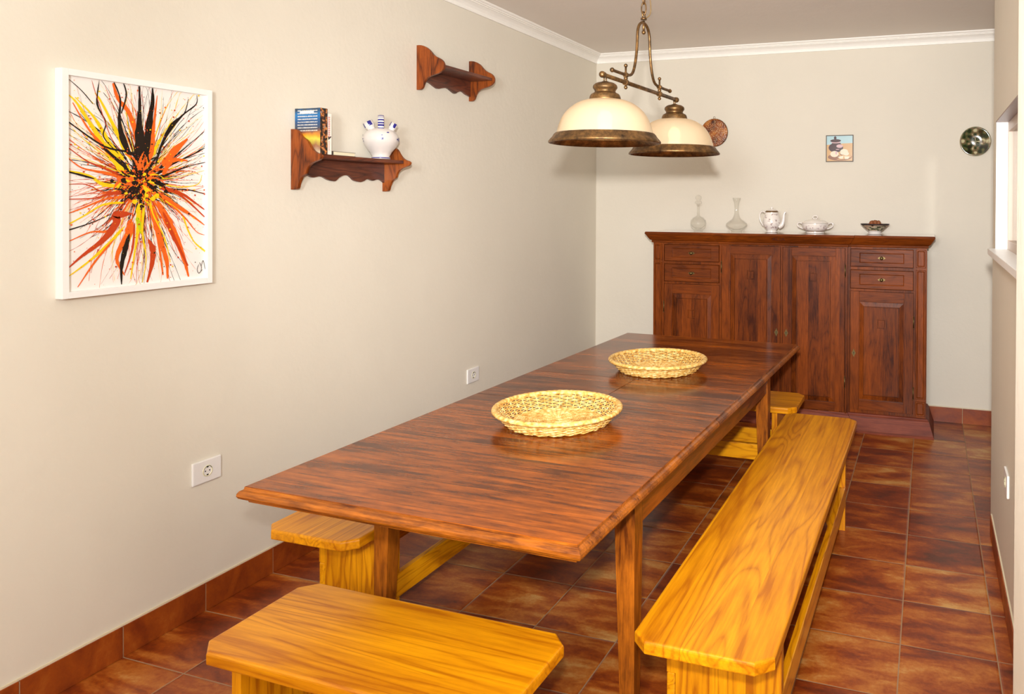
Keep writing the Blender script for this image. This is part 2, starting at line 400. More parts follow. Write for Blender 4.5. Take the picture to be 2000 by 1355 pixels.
# ------------------------------------------------------------------ room
YB = 4.73; ZC = 2.905; XR = 3.04; YR = 2.80; Y0 = -3.6; T = .335; YT = .558
struct('floor', box(newbm(), -.15, 4.4, Y0, YB+.15, -.12, 0), MTILE)
struct('ceiling', box(newbm(), -.15, 4.4, Y0, YB+.15, ZC, ZC+.12), MCEIL)
struct('wall_left', box(newbm(), -.15, 0, Y0, YB+.15, 0, ZC), MW)
struct('wall_front', box(newbm(), -.15, XR+.14, Y0-.12, Y0, 0, ZC), MW)
struct('wall_back', box(newbm(), 0, 4.4, YB, YB+.15, 0, ZC), MW)
WY0, WY1, WZ0, WZ1, WX = 1.20, 2.61, 1.42, 2.036, 3.09
b = newbm()
for (y0, y1, z0, z1) in ((Y0, WY0, 0, ZC), (WY1, YR, 0, ZC), (WY0, WY1, 0, WZ0), (WY0, WY1, WZ1, ZC)):
    box(b, XR, XR+.14, y0, y1, z0, z1)
struct('wall_right', b, MW)
struct('wall_alcove', box(newbm(), XR+.14, 4.4, YR-.12, YR, 0, ZC), MW)
struct('wall_alcove_side', box(newbm(), 4.3, 4.4, YR, YB, 0, ZC), MW)
b = newbm(); box(b, 2.905, XR, .10, .30, 0, ZC, bev=.006)
struct('wall_pier', b, MPIER)

# crown moulding: cove with beads, swept along the left and back walls and mitred in the corner
prof = [(0, 2.828), (.012, 2.828), (.013, 2.835), (.010, 2.838), (.014, 2.850), (.024, 2.864), (.040, 2.876), (.048, 2.879), (.048, 2.884), (.058, 2.885), (.060, 2.891), (.066, 2.893), (.072, 2.898), (.074, 2.905), (0, 2.905)]
b = newbm()
loft(b, [[(o, Y0, z) for o, z in prof], [(o, YB-o, z) for o, z in prof]], closed=True)
struct('trim_1', b, MCROWN)
b = newbm()
loft(b, [[(o, YB-o, z) for o, z in prof], [(4.29, YB-o, z) for o, z in prof]], closed=True)
struct('trim_2', b, MCROWN)

# tile skirting
def skirting(name, along, a0, a1, off0, sgn, h=.112):
    b = newbm(); k0 = math.floor((a0-YT)/T)
    def bx(u0, u1, d0, d1, z0, z1, mi, bev=0):
        lo, hi = sorted((off0+sgn*d0, off0+sgn*d1))
        if along == 'y': box(b, lo, hi, u0, u1, z0, z1, mi, bev)
        else: box(b, u0, u1, lo, hi, z0, z1, mi, bev)
    bx(a0, a1, 0, .007, 0, h-.003, 1)
    org = YT if along == 'y' else 2.644
    k = math.floor((a0-org)/T)
    while org+k*T < a1:
        u0 = max(a0, org+k*T+.0022); u1 = min(a1, org+(k+1)*T-.0022)
        if u1-u0 > .01: bx(u0, u1, .0, .010, .001, h, 0, .0015)
        k += 1
    bx(a0, a1, 0, .006, h, h+.006, 2)
    return struct(name, b, [MSKIRT, MGROUT, MCAULK])
skirting('baseboard_left', 'y', Y0, YB, 0, 1)
skirting('baseboard_back', 'x', .01, 4.3, YB, -1)
skirting('baseboard_right', 'y', .305, 2.70, XR, -1, .10)

# window in the right wall
w = bpy.data.objects.new('window_1', None); COL.objects.link(w); w.location = (XR+.06, (WY0+WY1)/2, WZ0); w['kind'] = 'structure'
b = newbm()
for (y0, y1, z0, z1) in ((WY1-.006, WY1, WZ0, WZ1), (WY0, WY0+.006, WZ0, WZ1)): box(b, XR-.002, WX, y0, y1, z0, z1)
obj('reveal', b, MFRAME, w)
MWFR = plain('pale_wood_window_frame', (196, 172, 152), .4)
MLINT = plain('brown_window_head', (132, 96, 80), .4)
b = newbm(); fy0, fy1, fz0, fz1 = WY0+.006, WY1-.006, WZ0+.0, WZ1-.006
box(b, WX, WX+.045, fy0, fy0+.05, fz0, fz1, bev=.002); box(b, WX, WX+.045, fy1-.012, fy1, fz0, fz1, bev=.002)
box(b, WX, WX+.045, fy0+.05, fy1-.012, fz0, fz0+.045, bev=.002); box(b, WX, WX+.045, fy0+.05, fy1-.012, fz1-.045, fz1, bev=.002)
fr = obj('window_frame', b, MWFR, w)
b = newbm(); box(b, WX+.020, WX+.024, fy0+.05, fy1-.012, fz0+.045, fz1-.045); obj('pane', b, MPANE, fr)
b = newbm(); box(b, XR-.004, WX, WY0, WY1, WZ1-.006, WZ1+.0); obj('window_head', b, MLINT, w)
b = newbm(); box(b, XR-.035, WX, WY0-.03, WY1+.03, WZ0-.026, WZ0+.003, bev=.002); obj('window_sill', b, MFRAME, w)

# ------------------------------------------------------------------ table
TA = -.026; TC = (1.383, 1.8165)
def P2(x, y, z): return (x, y, z)
tb = thing('dining_table', 'long dark-stained extending dining table with moulded edge and square legs', 'table', (TC[0], TC[1], 0), rz=TA)
HW, HL, LF = .575, 1.487, .253
eprof = [(.030, .728), (.024, .730), (.022, .738), (.012, .740), (.004, .745), (0, .752), (.001, .760), (.006, .767), (.013, .770), (.015, .772), (.016, .778)]
tprof = [(.0165, .742), (.0165, .7785), (.018, .7795)]
def topsec(name, x0, x1, y0, y1, mask):
    b = newbm(); poly = [(x0, y0), (x1, y0), (x1, y1), (x0, y1)]
    loft_poly(b, poly, [(i, z) for i, z in eprof], 0, mask)
    o = obj(name, b, MTABE, tb, world=False)
    b = newbm(); loft_poly(b, poly, tprof, 0, mask)
    obj('board_surface', b, MTABX, o, world=False)
    return o
g = .0018
topsec('tabletop', -HW, HW, -HL, -LF-g, [1, 1, 0, 1])
topsec('tabletop', -HW, HW, LF+g, HL, [0, 1, 1, 1])
topsec('table_leaf', -HW, -g, -LF+g, LF-g, [0, 0, 0, 1])
topsec('table_leaf', g, HW, -LF+g, LF-g, [0, 1, 0, 0])
for s in (-1, 1):
    b = newbm(); box(b, min(s*.478, s*.50), max(s*.478, s*.50), -.965, .965, .605, .729, bev=.002); obj('apron', b, MTABY, tb, world=False)
for s in (-1, 1):
    b = newbm(); box(b, -.478, .478, min(s*.945, s*.967), max(s*.945, s*.967), .605, .729, bev=.002); obj('apron', b, MTABE, tb, world=False)
    for q in (-1, 1):
        b = newbm(); rings = []
        for z, k in ((0, .046), (.03, .048), (.60, .068), (.729, .070)):
            xo, yo = q*.507, s*.972; xi, yi = xo-q*k, yo-s*k
            r = [(min(xo, xi), min(yo, yi), z), (max(xo, xi), min(yo, yi), z), (max(xo, xi), max(yo, yi), z), (min(xo, xi), max(yo, yi), z)]
            rings.append(r)
        loft(b, rings)
        bmesh.ops.bevel(b, geom=[e for e in b.edges if abs(e.verts[0].co.z-e.verts[1].co.z) > .02], offset=.003, segments=2, affect='EDGES')
        obj('leg', b, MTABZ, tb, world=False)

# ------------------------------------------------------------------ benches (local: length along y)
def bench(label, loc, L, Wd, inset, rz, group):
    t = thing('wooden_bench', label, 'bench', loc, group, rz)
    h, hw, c = L/2, Wd/2, .045
    poly = [(-hw+c, -h), (hw-c, -h), (hw, -h+c), (hw, h-c), (hw-c, h), (-hw+c, h), (-hw, h-c), (-hw, -h+c)]
    b = newbm(); loft_poly(b, poly, [(.004, .414), (.001, .416), (0, .419), (0, .442), (.001, .446), (.004, .449), (.008, .450)])
    obj('seat', b, MBENY, t, world=False)
    pw = hw-.022
    for s in (-1, 1):
        e_ = inset[0] if s < 0 else inset[1]
        y0, y1 = sorted((s*(h-e_), s*(h-e_-.032)))
        b = newbm(); q = .028
        ol = [(-pw+q, 0.0), (-pw+q, .12), (-pw+q, .215), (-pw, .215), (-pw, .4145), (pw, .4145), (pw, .215), (pw-q, .215), (pw-q, .12), (pw, .12), (pw, 0), (pw-.08, 0), (pw-.095, .03), (-pw+.095, .03), (-pw+.08, 0), (-pw, 0), (-pw, .12), (-pw+q, .12)]
        ol = [(-pw, 0), (-pw+.08, 0), (-pw+.095, .03), (pw-.095, .03), (pw-.08, 0), (pw, 0), (pw, .12), (pw-q, .12), (pw-q, .215), (pw, .215), (pw, .4145), (-pw, .4145), (-pw, .215), (-pw+q, .215), (-pw+q, .12), (-pw, .12)]
        prism(b, ol, 1, y0, y1)
        obj('end_panel', b, MBENZ, t, world=False)
    for s in (-1, 1):
        x0, x1 = sorted((s*pw, s*(pw-.026)))
        b = newbm(); box(b, x0, x1, -h+inset[0], h-inset[1], .1215, .2135, bev=.004); obj('rail', b, MBENR, t, world=False)
    return t
BG = 'honey-coloured benches around the dining table'
bench('long honey pine bench along the right side of the table', (2.168, 1.736, 0), 2.42, .395, (.26, .40), -.004, BG)
bench('long honey pine bench between the table and the left wall', (.642, 1.960, 0), 2.42, .398, (.26, .40), 0, BG)
bench('short honey pine bench nearest the camera at the table head', (1.352, .294, 0), .915, .398, (.11, .11), -PI/2-.012, BG)
bench('short honey pine bench at the far table end by the sideboard', (1.555, 3.222, 0), .915, .385, (.11, .11), -PI/2, BG)

# ------------------------------------------------------------------ wicker baskets
def basket():
    t = thing('wicker_basket', '', 'basket', (0, 0, 0))
    RB, RT, H = .185, .238, .058
    b = newbm(); N = 44
    # base: spiral weave over radial ribs
    for i in range(N//2):
        a = 2*PI*i/(N//2); tube(b, [(.012*math.cos(a), .012*math.sin(a), .006), (RB*math.cos(a), RB*math.sin(a), .006)], .0016, 5)
    r = .012; k = 0
    while r < RB:
        n = 88; pts = []
        for i in range(n):
            a = 2*PI*i/n; pts.append((r*math.cos(a), r*math.sin(a), .006+(.0012 if r > .03 else .0006)*math.cos(N/4*2*a/1+k*PI)))
        tube(b, pts, .0026, 5, closed=True); r += .0050; k += 1
    obj('base_weave', b, MWICK, t, world=False)
    b = newbm()
    def rad(z):
        u = z/H; return RB+(RT-RB)*(u**.75)
    for i in range(N):
        a = 2*PI*i/N; pts = []
        for j in range(7):
            z = .004+(H-.004)*j/6; pts.append((rad(z)*math.cos(a), rad(z)*math.sin(a), z))
        tube(b, pts, .0024, 5)
    z = .006; k = 0
    while z < H-.004:
        n = N*4; pts = []
        for i in range(n):
            a = 2*PI*i/n; rr = rad(z)+.0034*math.cos(N/2*a+k*PI); pts.append((rr*math.cos(a), rr*math.sin(a), z+.0010*math.sin(N*a)))
        tube(b, pts, .0030, 5, closed=True); z += .0059; k += 1
    obj('side_weave', b, MWICK, t, world=False)
    b = newbm(); n = 520; seg = 10; rings = []
    for i in range(n):
        a = 2*PI*i/n; ring = []
        for q in range(seg):
            ph = 2*PI*q/seg; rr = .0118*(1+.05*math.sin(60*a+ph*1.0)); ring.append(b.verts.new(((RT+.004+rr*math.cos(ph))*math.cos(a), (RT+.004+rr*math.cos(ph))*math.sin(a), H+.001+rr*.8*math.sin(ph))))
        rings.append(ring)
    for i in range(n):
        A, B_ = rings[i], rings[(i+1) % n]
        for q in range(seg): f = b.faces.new((A[q], A[(q+1) % seg], B_[(q+1) % seg], B_[q])); f.smooth = True
    obj('rim', b, MWICK, t, world=False)
    return t
bk = basket(); bk.location = (1.368, 1.285, .7795)
tag(bk, 'round shallow wicker basket on the table, the nearer and larger-looking of two', 'basket', 'wicker baskets on the table')
bk2 = dup(bk); bk2.location = (1.424, 2.305, .7795); bk2.rotation_euler = (0, 0, .4)
tag(bk2, 'round shallow wicker basket on the far half of the table', 'basket', 'wicker baskets on the table')

# ------------------------------------------------------------------ sideboard
sb = thing('sideboard', 'tall cherry wood sideboard with four panelled doors and four drawers against the back wall', 'sideboard', (1.706, 4.46, 0))
YW, YCN = 4.278, 4.248                    # front planes of wings and centre
b = newbm()
box(b, .692, 2.722, 4.30, 4.705, .12, 1.33)
# wings: face frames
for (x0, x1) in ((.692, 1.236), (2.180, 2.722)):
    xs = [(x0, x0+.088 if x0 < 1 else x0+.018), (x1-.010 if x0 < 1 else x1-.086, x1)]
    for a, c in xs: box(b, a, c, YW, 4.31, .12, 1.33)
    for z0, z1 in ((1.311, 1.33), (1.161, 1.180), (1.006, 1.022), (.12, .152)): box(b, xs[0][1], xs[1][0], YW+.004, 4.31, z0, z1)
# centre frame
for a, c in ((1.236, 1.250), (1.7005, 1.7135), (2.167, 2.182)): box(b, a, c, YCN, 4.31, .12, 1.33)
for z0, z1 in ((1.313, 1.33), (.12, .135)): box(b, 1.25, 2.167, YCN+.003, 4.31, z0, z1)
obj('carcass', b, MSBZ, sb)
def rectring(x0, x1, y0, y1, o, z): return [(x0-o, y0-o, z), (x1+o, y0-o, z), (x1+o, y1, z), (x0-o, y1, z)]
cp = [(0, 1.322), (.010, 1.324), (.012, 1.330), (.010, 1.337), (.014, 1.342), (.022, 1.345), (.034, 1.362), (.048, 1.386), (.053, 1.389), (.055, 1.396), (.052, 1.405)]
b = newbm(); loft(b, [rectring(.692, 2.722, YW, 4.715, o, z) for o, z in cp]); loft(b, [rectring(1.240, 2.178, YCN, 4.4, o, z) for o, z in cp])
cn = obj('cornice', b, MSBX, sb)
b = newbm(); loft(b, [rectring(.692, 2.722, YW, 4.715, o, z) for o, z in ((.050, 1.4045), (.052, 1.4065), (.049, 1.4080))]); loft(b, [rectring(1.240, 2.178, YCN, 4.4, o, z) for o, z in ((.050, 1.4045), (.052, 1.4065), (.049, 1.4082))])
obj('top_board', b, MSBT, sb)
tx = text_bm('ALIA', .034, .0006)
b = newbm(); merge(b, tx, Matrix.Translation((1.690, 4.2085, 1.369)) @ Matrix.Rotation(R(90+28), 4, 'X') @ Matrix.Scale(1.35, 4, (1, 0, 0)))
obj('carved_letters', b, plain('carving_shade_brown', (62, 20, 8), .6), cn)  # raised letters; dark brown paints in the shade of carved grooves
pp = [(.055, 0), (.055, .012), (.050, .020), (.022, .112), (.014, .122), (.012, .128), (0, .131)]
b = newbm(); loft(b, [rectring(.692, 2.722, YW, 4.715, o, z) for o, z in pp]); loft(b, [rectring(1.240, 2.178, YCN+.012, 4.4, o*.9, z) for o, z in pp])
obj('plinth', b, MPLI, sb)
def carve(b, x0, x1, z0, z1, y, steps, back, mi=0):
    """front face at y looking towards -y; steps = (inset, depth behind y)."""
    rings = [[(x0, back, z0), (x1, back, z0), (x1, back, z1), (x0, back, z1)]]
    for i, d in steps: rings.append([(x0+i, y+d, z0+i), (x1-i, y+d, z0+i), (x1-i, y+d, z1-i), (x0+i, y+d, z1-i)])
    loft(b, rings, mi)
def drawer(x0, x1, z0, z1, knob_bright):
    b = newbm(); carve(b, x0+.003, x1-.003, z0+.002, z1-.002, YW-.006, [(0, .003), (.003, 0), (.027, 0), (.029, .004), (.033, .006)], YW+.02)
    # make the band wider left and right like the photo
    for v in b.verts:
        if v.co.y < YW and x0+.02 < v.co.x < x1-.02: v.co.x += .035*(1 if v.co.x < (x0+x1)/2 else -1)
    d = obj('drawer', b, MSBX, sb); cx, cz = (x0+x1)/2, (z0+z1)/2
    b = newbm(); pts = []
    prism(b, [(cx+.024*math.cos(2*PI*i/20)*(1+.12*math.cos(8*PI*i/20)), cz+.011*math.sin(2*PI*i/20)) for i in range(20)], 1, YW-.003, YW+.001)
    kb = newbm(); lathe(kb, [(0, -.002), (.006, -.002), (.005, .008), (.011, .014), (.013, .019), (.010, .024), (0, .026)], 20)
    merge(b, kb, Matrix.Translation((cx, YW-.001, cz)) @ Matrix.Rotation(R(90), 4, 'X'))
    k = obj('knob', b, MBRASS2, d); return d
for z0, z1 in ((1.181, 1.311), (1.023, 1.160)):
    drawer(.782, 1.226, z0, z1, 0); drawer(2.199, 2.635, z0, z1, 1)
def door(x0, x1, z0, z1, y, key_side, hinge_side, key_z, hinge_zs, sw=.062, topw=.075):
    b = newbm(); x0 += .002; x1 -= .002
    box(b, x0, x0+sw, y-.004, y+.016, z0, z1, bev=.0015); box(b, x1-sw, x1, y-.004, y+.016, z0, z1, bev=.0015)
    for a, c in ((z0, z0+topw), (z1-topw, z1)): box(b, x0+sw, x1-sw, y-.002, y+.016, a+.001, c-.001, bev=.0015)
    for f in b.faces:
        c = f.calc_center_median()
        if x0+sw < c.x < x1-sw: f.material_index = 1
    d = obj('door', b, [MSBZ, MSBX], sb)
    b = newbm(); px0, px1, pz0, pz1 = x0+sw-.001, x1-sw+.001, z0+topw-.001, z1-topw+.001
    i1, i2 = .034, .038; yb, yr, yf = y+.016, y+.010, y+.003
    rings = [[(px0+i, yy, pz0+i), (px1-i, yy, pz0+i), (px1-i, yy, pz1-i), (px0+i, yy, pz1-i)] for i, yy in ((0, yb), (0, yr), (.004, yr), (i1-.002, yf+.001), (i1-.001, yf+.009), (i2, yf+.009), (i2+.001, yf))]
    loft(b, rings, cap=False)
    # raised field with a small square sunk into it near the top
    fx0, fx1, fz0, fz1 = px0+i2+.001, px1-i2-.001, pz0+i2+.001, pz1-i2-.001; cx = (fx0+fx1)/2; s = .029; sz = fz1-.115
    xs = [fx0, cx-s, cx+s, fx1]; zs = [fz0, sz-s*1.15, sz+s*1.15, fz1]
    vv = {(i, j): b.verts.new((xs[i], yf, zs[j])) for i in range(4) for j in range(4)}
    for i in range(3):
        for j in range(3):
            if (i, j) == (1, 1): continue
            b.faces.new((vv[i, j], vv[i+1, j], vv[i+1, j+1], vv[i, j+1]))
    q = [(xs[1], zs[1]), (xs[2], zs[1]), (xs[2], zs[2]), (xs[1], zs[2])]
    prev = [vv[1, 1], vv[2, 1], vv[2, 2], vv[1, 2]]
    for ins, dy in ((.0005, .010), (.007, .010), (.0085, .004)):
        cur = [b.verts.new((px+ins*(1 if px < cx else -1), yf+dy, pz+ins*(1 if pz < sz else -1))) for px, pz in q]
        for i in range(4): b.faces.new((prev[i], prev[(i+1) % 4], cur[(i+1) % 4], cur[i]))
        prev = cur
    b.faces.new(prev)
    obj('panel', b, MSBZ, d)
    kx = x0+sw*.42 if key_side < 0 else x1-sw*.42
    if key_z:
        b = newbm(); hh, ww = .031, .0145
        ol = [(kx, key_z-hh), (kx+ww*.35, key_z-hh*.55), (kx+ww, key_z), (kx+ww*.35, key_z+hh*.55), (kx, key_z+hh), (kx-ww*.35, key_z+hh*.55), (kx-ww, key_z), (kx-ww*.35, key_z-hh*.55)]
        prism(b, ol, 1, y-.0065, y-.0035, 0, .0006)
        prism(b, [(kx-.0025, key_z-.011), (kx+.0025, key_z-.011), (kx+.0015, key_z), (kx+.004, key_z+.004), (kx+.002, key_z+.008), (kx-.002, key_z+.008), (kx-.004, key_z+.004), (kx-.0015, key_z)], 1, y-.0072, y-.0062, 1)
        obj('escutcheon', b, [MBRASS2, MDARK], d)
    hx = x0-.003 if hinge_side < 0 else x1+.003
    for hz in hinge_zs:
        b = newbm(); tube(b, [(hx, y-.005, hz-.038), (hx, y-.005, hz+.038)], .0042, 8)
        for e in (-1, 1): ball(b, (hx, y-.005, hz+e*.042), .0048, sub=1)
        obj('hinge', b, MBRASS2, d)
    return d
door(.782, 1.226, .153, 1.005, YW, 1, -1, .56, (.825, .30))
door(1.251, 1.700, .136, 1.312, YCN, 1, -1, .680, (1.150, .35), .066, .062)
door(1.714, 2.166, .136, 1.312, YCN, -1, 1, .680, (1.150, .35), .066, .062)
door(2.199, 2.635, .153, 1.005, YW, -1, 1, .56, (.80, .30))
for x0, x1 in ((.698, .764), (2.650, 2.716)):
    b = newbm()
    for z0, z1 in ((1.185, 1.312), (.262, 1.170), (.145, .246)): carve(b, x0, x1, z0, z1, YW-.008, [(0, .004), (.003, 0), (.009, 0), (.012, .006), (.015, .003)], YW+.01)
    obj('pilaster', b, MSBZ, sb)
# side panels of the carcass seen at the right end
b = newbm(); box(b, 2.722, 2.7235, 4.33, 4.66, .20, 1.28, bev=.0005); obj('side_panel', b, MSBZ, sb)

# things on the sideboard
ZT = 1.4085
GL = 'glass carafes on the sideboard'
def vessel(name, label, cat, x, y, prof_out, prof_in, group=None):
    t = thing(name, label, cat, (x, y, ZT), group); b = newbm()
    lathe(b, [(0, prof_out[0][1])]+prof_out+list(reversed(prof_in))+[(0, prof_in[0][1])], 40)
    obj('bowl', b, MGLASS, t, world=False); return t
t = vessel('decanter', 'narrow-necked clear glass decanter with round stopper, leftmost on the sideboard', 'decanter', 1.006, 4.45,
  [(.034, .001), (.036, .003), (.034, .008), (.050, .020), (.060, .040), (.063, .062), (.058, .088), (.040, .108), (.022, .118), (.012, .126), (.010, .160), (.0105, .200), (.015, .208), (.018, .212)],
  [(.020, .022), (.044, .034), (.054, .046), (.057, .062), (.052, .084), (.036, .103), (.018, .114), (.009, .124), (.0075, .160), (.008, .200), (.010, .206), (.015, .2115)], GL)
b = newbm(); lathe(b, [(0, .206), (.0065, .208), (.0070, .214), (.026, .218), (.029, .226), (.024, .236), (.013, .242), (.016, .250), (.024, .258), (.025, .270), (.018, .280), (.007, .286), (0, .287)], 8, smooth=False); obj('stopper', b, MGLASS, t, world=False)
vessel('carafe', 'open wide-bellied clear glass carafe between the decanter and the coffee pot', 'carafe', 1.316, 4.45,
  [(.040, .001), (.042, .003), (.040, .010), (.060, .022), (.080, .042), (.084, .052), (.080, .066), (.058, .084), (.036, .100), (.024, .122), (.017, .150), (.016, .185), (.018, .215), (.024, .240), (.032, .264)],
  [(.025, .018), (.054, .028), (.074, .045), (.078, .054), (.074, .064), (.052, .080), (.031, .097), (.0205, .120), (.014, .150), (.013, .185), (.0155, .215), (.021, .240), (.0305, .2645)], GL)
t = thing('coffee_pot', 'white flowered porcelain coffee pot with curved spout and lid on the sideboard', 'coffee pot', (1.592, 4.45, ZT))
b = newbm(); lathe(b, [(0, .001), (.040, .001), (.042, .004), (.038, .012), (.036, .020), (.050, .034), (.066, .058), (.069, .078), (.064, .105), (.054, .135), (.049, .155), (.051, .162), (.046, .163), (0, .163)], 40, mats=[0, 0, 0, 0, 0]+[1]*5+[2, 2, 0]); obj('pot_body', b, [MCHINA, MCHINAP, MGOLD], t, world=False)
b = newbm(); lathe(b, [(.046, .163), (.044, .168), (.030, .176), (.010, .180), (.006, .184), (.011, .190), (.010, .197), (0, .199)], 32, mats=[1, 0, 0, 0, 0, 0, 0]); obj('lid', b, [MCHINA, MGOLD], t, world=False)
b = newbm(); pts = catmull([(.055, 0, .045), (.078, 0, .058), (.088, 0, .085), (.092, 0, .115), (.096, 0, .145), (.108, 0, .160)], 6); tube(b, pts, [.020-.013*i/(len(pts)-1) for i in range(len(pts))], 12); obj('spout', b, MCHINA, t, world=False)
b = newbm(); pts = catmull([(-.048, 0, .150), (-.066, 0, .162), (-.086, 0, .154), (-.094, 0, .122), (-.086, 0, .085), (-.064, 0, .050)], 6); tube(b, pts, .0052, 8); obj('handle', b, MCHINA, t, world=False)
t = thing('tureen', 'low white porcelain tureen with two handles and domed lid on the sideboard', 'tureen', (1.922, 4.45, ZT))
b = newbm(); lathe(b, [(0, .001), (.066, .001), (.068, .004), (.062, .014), (.064, .020), (.086, .030), (.094, .044), (.097, .062), (.100, .076), (.099, .078), (0, .078)], 44, mats=[0, 0, 0, 2, 0, 1, 1, 0, 2, 0]); obj('tureen_bowl', b, [MCHINA, MCHINAP, MGOLD], t, world=False)
b = newbm(); lathe(b, [(.096, .078), (.094, .082), (.070, .096), (.030, .106), (.008, .110), (.006, .118), (.0, .118)], 44); obj('lid', b, MCHINA, t, world=False)
b = newbm(); tube(b, [(.017*math.cos(a*PI/8), 0, .122+.012*math.sin(a*PI/8)) for a in range(0, 17)], .004, 8, closed=False); obj('lid_handle', b, MCHINA, t, world=False)
for s in (-1, 1):
    b = newbm(); tube(b, catmull([(s*.096, 0, .070), (s*.116, 0, .080), (s*.131, 0, .072), (s*.126, 0, .050), (s*.090, 0, .034)], 6), .0048, 8); obj('handle', b, MCHINA, t, world=False)
def mat_bowl():
    m = NT('green_black_glazed_bowl'); n = m.n('ShaderNodeTexNoise', Scale=28.0, Detail=3.0); m.l(m.coord(scale=(1, 1, 2.2)), n.inputs['Vector'])
    m.l(m.ramp(n.outputs[0], [(.35, srgb(40, 36, 26)), (.44, srgb(110, 116, 84)), (.52, srgb(206, 192, 166)), (.62, srgb(196, 160, 130)), (.7, srgb(60, 44, 30))]), m.b.inputs['Base Color']); m.b.inputs['Roughness'].default_value = .25; return m.m
t = thing('footed_bowl', 'small footed glazed bowl with dark rim holding walnuts, right end of the sideboard', 'bowl', (2.358, 4.45, ZT))
b = newbm(); lathe(b, [(0, .001), (.046, .001), (.048, .004), (.044, .020), (.050, .026), (.078, .050), (.096, .068), (.104, .074), (.103, .078), (.097, .075), (.070, .052), (.030, .036), (0, .034)], 44, mats=[0, 0, 0, 0, 1, 1, 2, 2, 2, 1, 1, 1]); obj('bowl_body', b, [MCHINA, mat_bowl(), MBLACKP], t, world=False)
nut = None
for i, (dx, dy, dz) in enumerate([(-.040, 0, .062), (-.014, -.034, .062), (.016, -.030, .062), (.042, .002, .063), (.014, .034, .062), (-.018, .032, .062), (-.002, 0, .060), (-.024, -.012, .084), (.002, -.016, .088), (.026, -.008, .085), (.006, .016, .086), (-.018, .014, .085)]):
    if nut is None:
        b = newbm(); q = bmesh.ops.create_icosphere(b, subdivisions=3, radius=.0165)
        for v in b.verts:
            n = v.co.normalized(); v.co *= 1+.12*math.sin(9*n.x+4*n.z)*math.cos(8*n.y)+(.05 if abs(n.x) < .12 else 0); v.co.z *= 1.12
        for f in b.faces: f.smooth = True
        o = nut = obj('walnut', b, MNUT)
    else: o = nut.copy(); COL.objects.link(o)
    o.location = (2.358+dx, 4.45+dy, ZT+dz); o.rotation_euler = (i*1.3, i*.7, i*2.1)
    tag(o, 'brown walnut in its shell heaped in the footed bowl', 'walnut', 'walnuts in the footed bowl')

# ------------------------------------------------------------------ wall decorations on the back wall
def mat_disc():
    m = NT('amber_beaded_disc'); v = m.n('ShaderNodeTexVoronoi', Scale=120.0); m.l(m.coord(), v.inputs['Vector'])
    n = m.n('ShaderNodeTexNoise', Scale=16.0, Detail=3.0); m.l(m.coord(), n.inputs['Vector'])
    c = m.ramp(n.outputs[0], [(.35, srgb(70, 30, 6)), (.5, srgb(136, 66, 14)), (.65, srgb(176, 106, 38))])
    c = m.mix(m.math('LESS_THAN', v.outputs['Distance'], .26), c, srgb(226, 176, 116)); m.l(c, m.b.inputs['Base Color']); m.b.inputs['Roughness'].default_value = .3
    m.bump(v.outputs['Distance'], .6, .003); return m.m
t = thing('wall_disc', 'round amber brown beaded plaque on the back wall behind the lamp', 'wall plaque', (1.058, YB, 2.209))
rotX = Matrix.Rotation(R(90), 4, 'X')
def wall_lathe(name, prof, mats, parent, seg=56, mm=None, c=(0, 0, 0)):
    b = newbm(); lathe(b, prof, seg, mats=mm); bmesh.ops.transform(b, matrix=Matrix.Translation(c) @ rotX, verts=b.verts); return obj(name, b, mats, parent, world=False)
wall_lathe('plaque', [(0, 0), (.110, .001), (.116, .006), (.114, .012), (.104, .014), (.06, .016), (0, .016)], [mat_disc(), MGREYC], t, mm=[1, 1, 1, 0, 0, 0])
b = newbm(); tube(b, [(.008*math.cos(a*PI/6), -.006, .123+.009*math.sin(a*PI/6)) for a in range(12)], .0016, 6, closed=True); obj('hanging_ring', b, MBRASS, t, world=False)
t = thing('ceramic_tile_picture', 'small square framed tile painted with a lidded jar and garlic', 'wall picture', (2.070, YB, 1.958))
b = newbm()
for (x0, x1, z0, z1) in ((-.105, -.099, 0, .208), (.099, .105, 0, .208), (-.099, .099, 0, .006), (-.099, .099, .202, .208)): box(b, x0, x1, -.014, 0, z0, z1, bev=.001)
obj('frame', b, plain('thin_grey_frame', (92, 78, 64), .5), t, world=False)
b = newbm(); box(b, -.099, .099, -.009, 0, .006, .202); nlay = [0]
MT = [plain('tile_sky', (176, 208, 214), .25), plain('tile_sand', (212, 168, 112), .25), plain('tile_jar', (66, 30, 32), .25), plain('tile_garlic', (236, 222, 196), .25), plain('tile_brown', (140, 84, 40), .3), plain('tile_pink', (214, 176, 180), .25)]
def flat(pts, mi, dep=None):
    nlay[0] += 1; y = -.0092-.00015*nlay[0]
    f = b.faces.new([b.verts.new((x, y, z)) for x, z in pts]); f.material_index = mi
    if f.calc_area() and f.normal.y > 0: f.normal_flip()
def px(X, Y): return ((X-668)/430*.099, .006+(1100-Y)/862*.196)
def blob(cx, cy, rx, ry, mi, n=18, a0=0, a1=2*PI): flat([px(cx+rx*math.cos(a0+(a1-a0)*i/n), cy+ry*math.sin(a0+(a1-a0)*i/n)) for i in range(n)], mi)
flat([px(240, 1100), px(1096, 1100), px(1096, 490), px(800, 500), px(240, 540)], 1)
blob(680, 960, 400, 130, 4); blob(680, 940, 380, 110, 1); blob(480, 960, 200, 90, 4)
blob(545, 640, 245, 165, 2); blob(560, 500, 150, 40, 2); blob(540, 465, 170, 24, 5); blob(535, 405, 180, 55, 2); blob(520, 310, 42, 60, 2)
blob(670, 590, 110, 60, 5); blob(600, 700, 60, 12, 5)
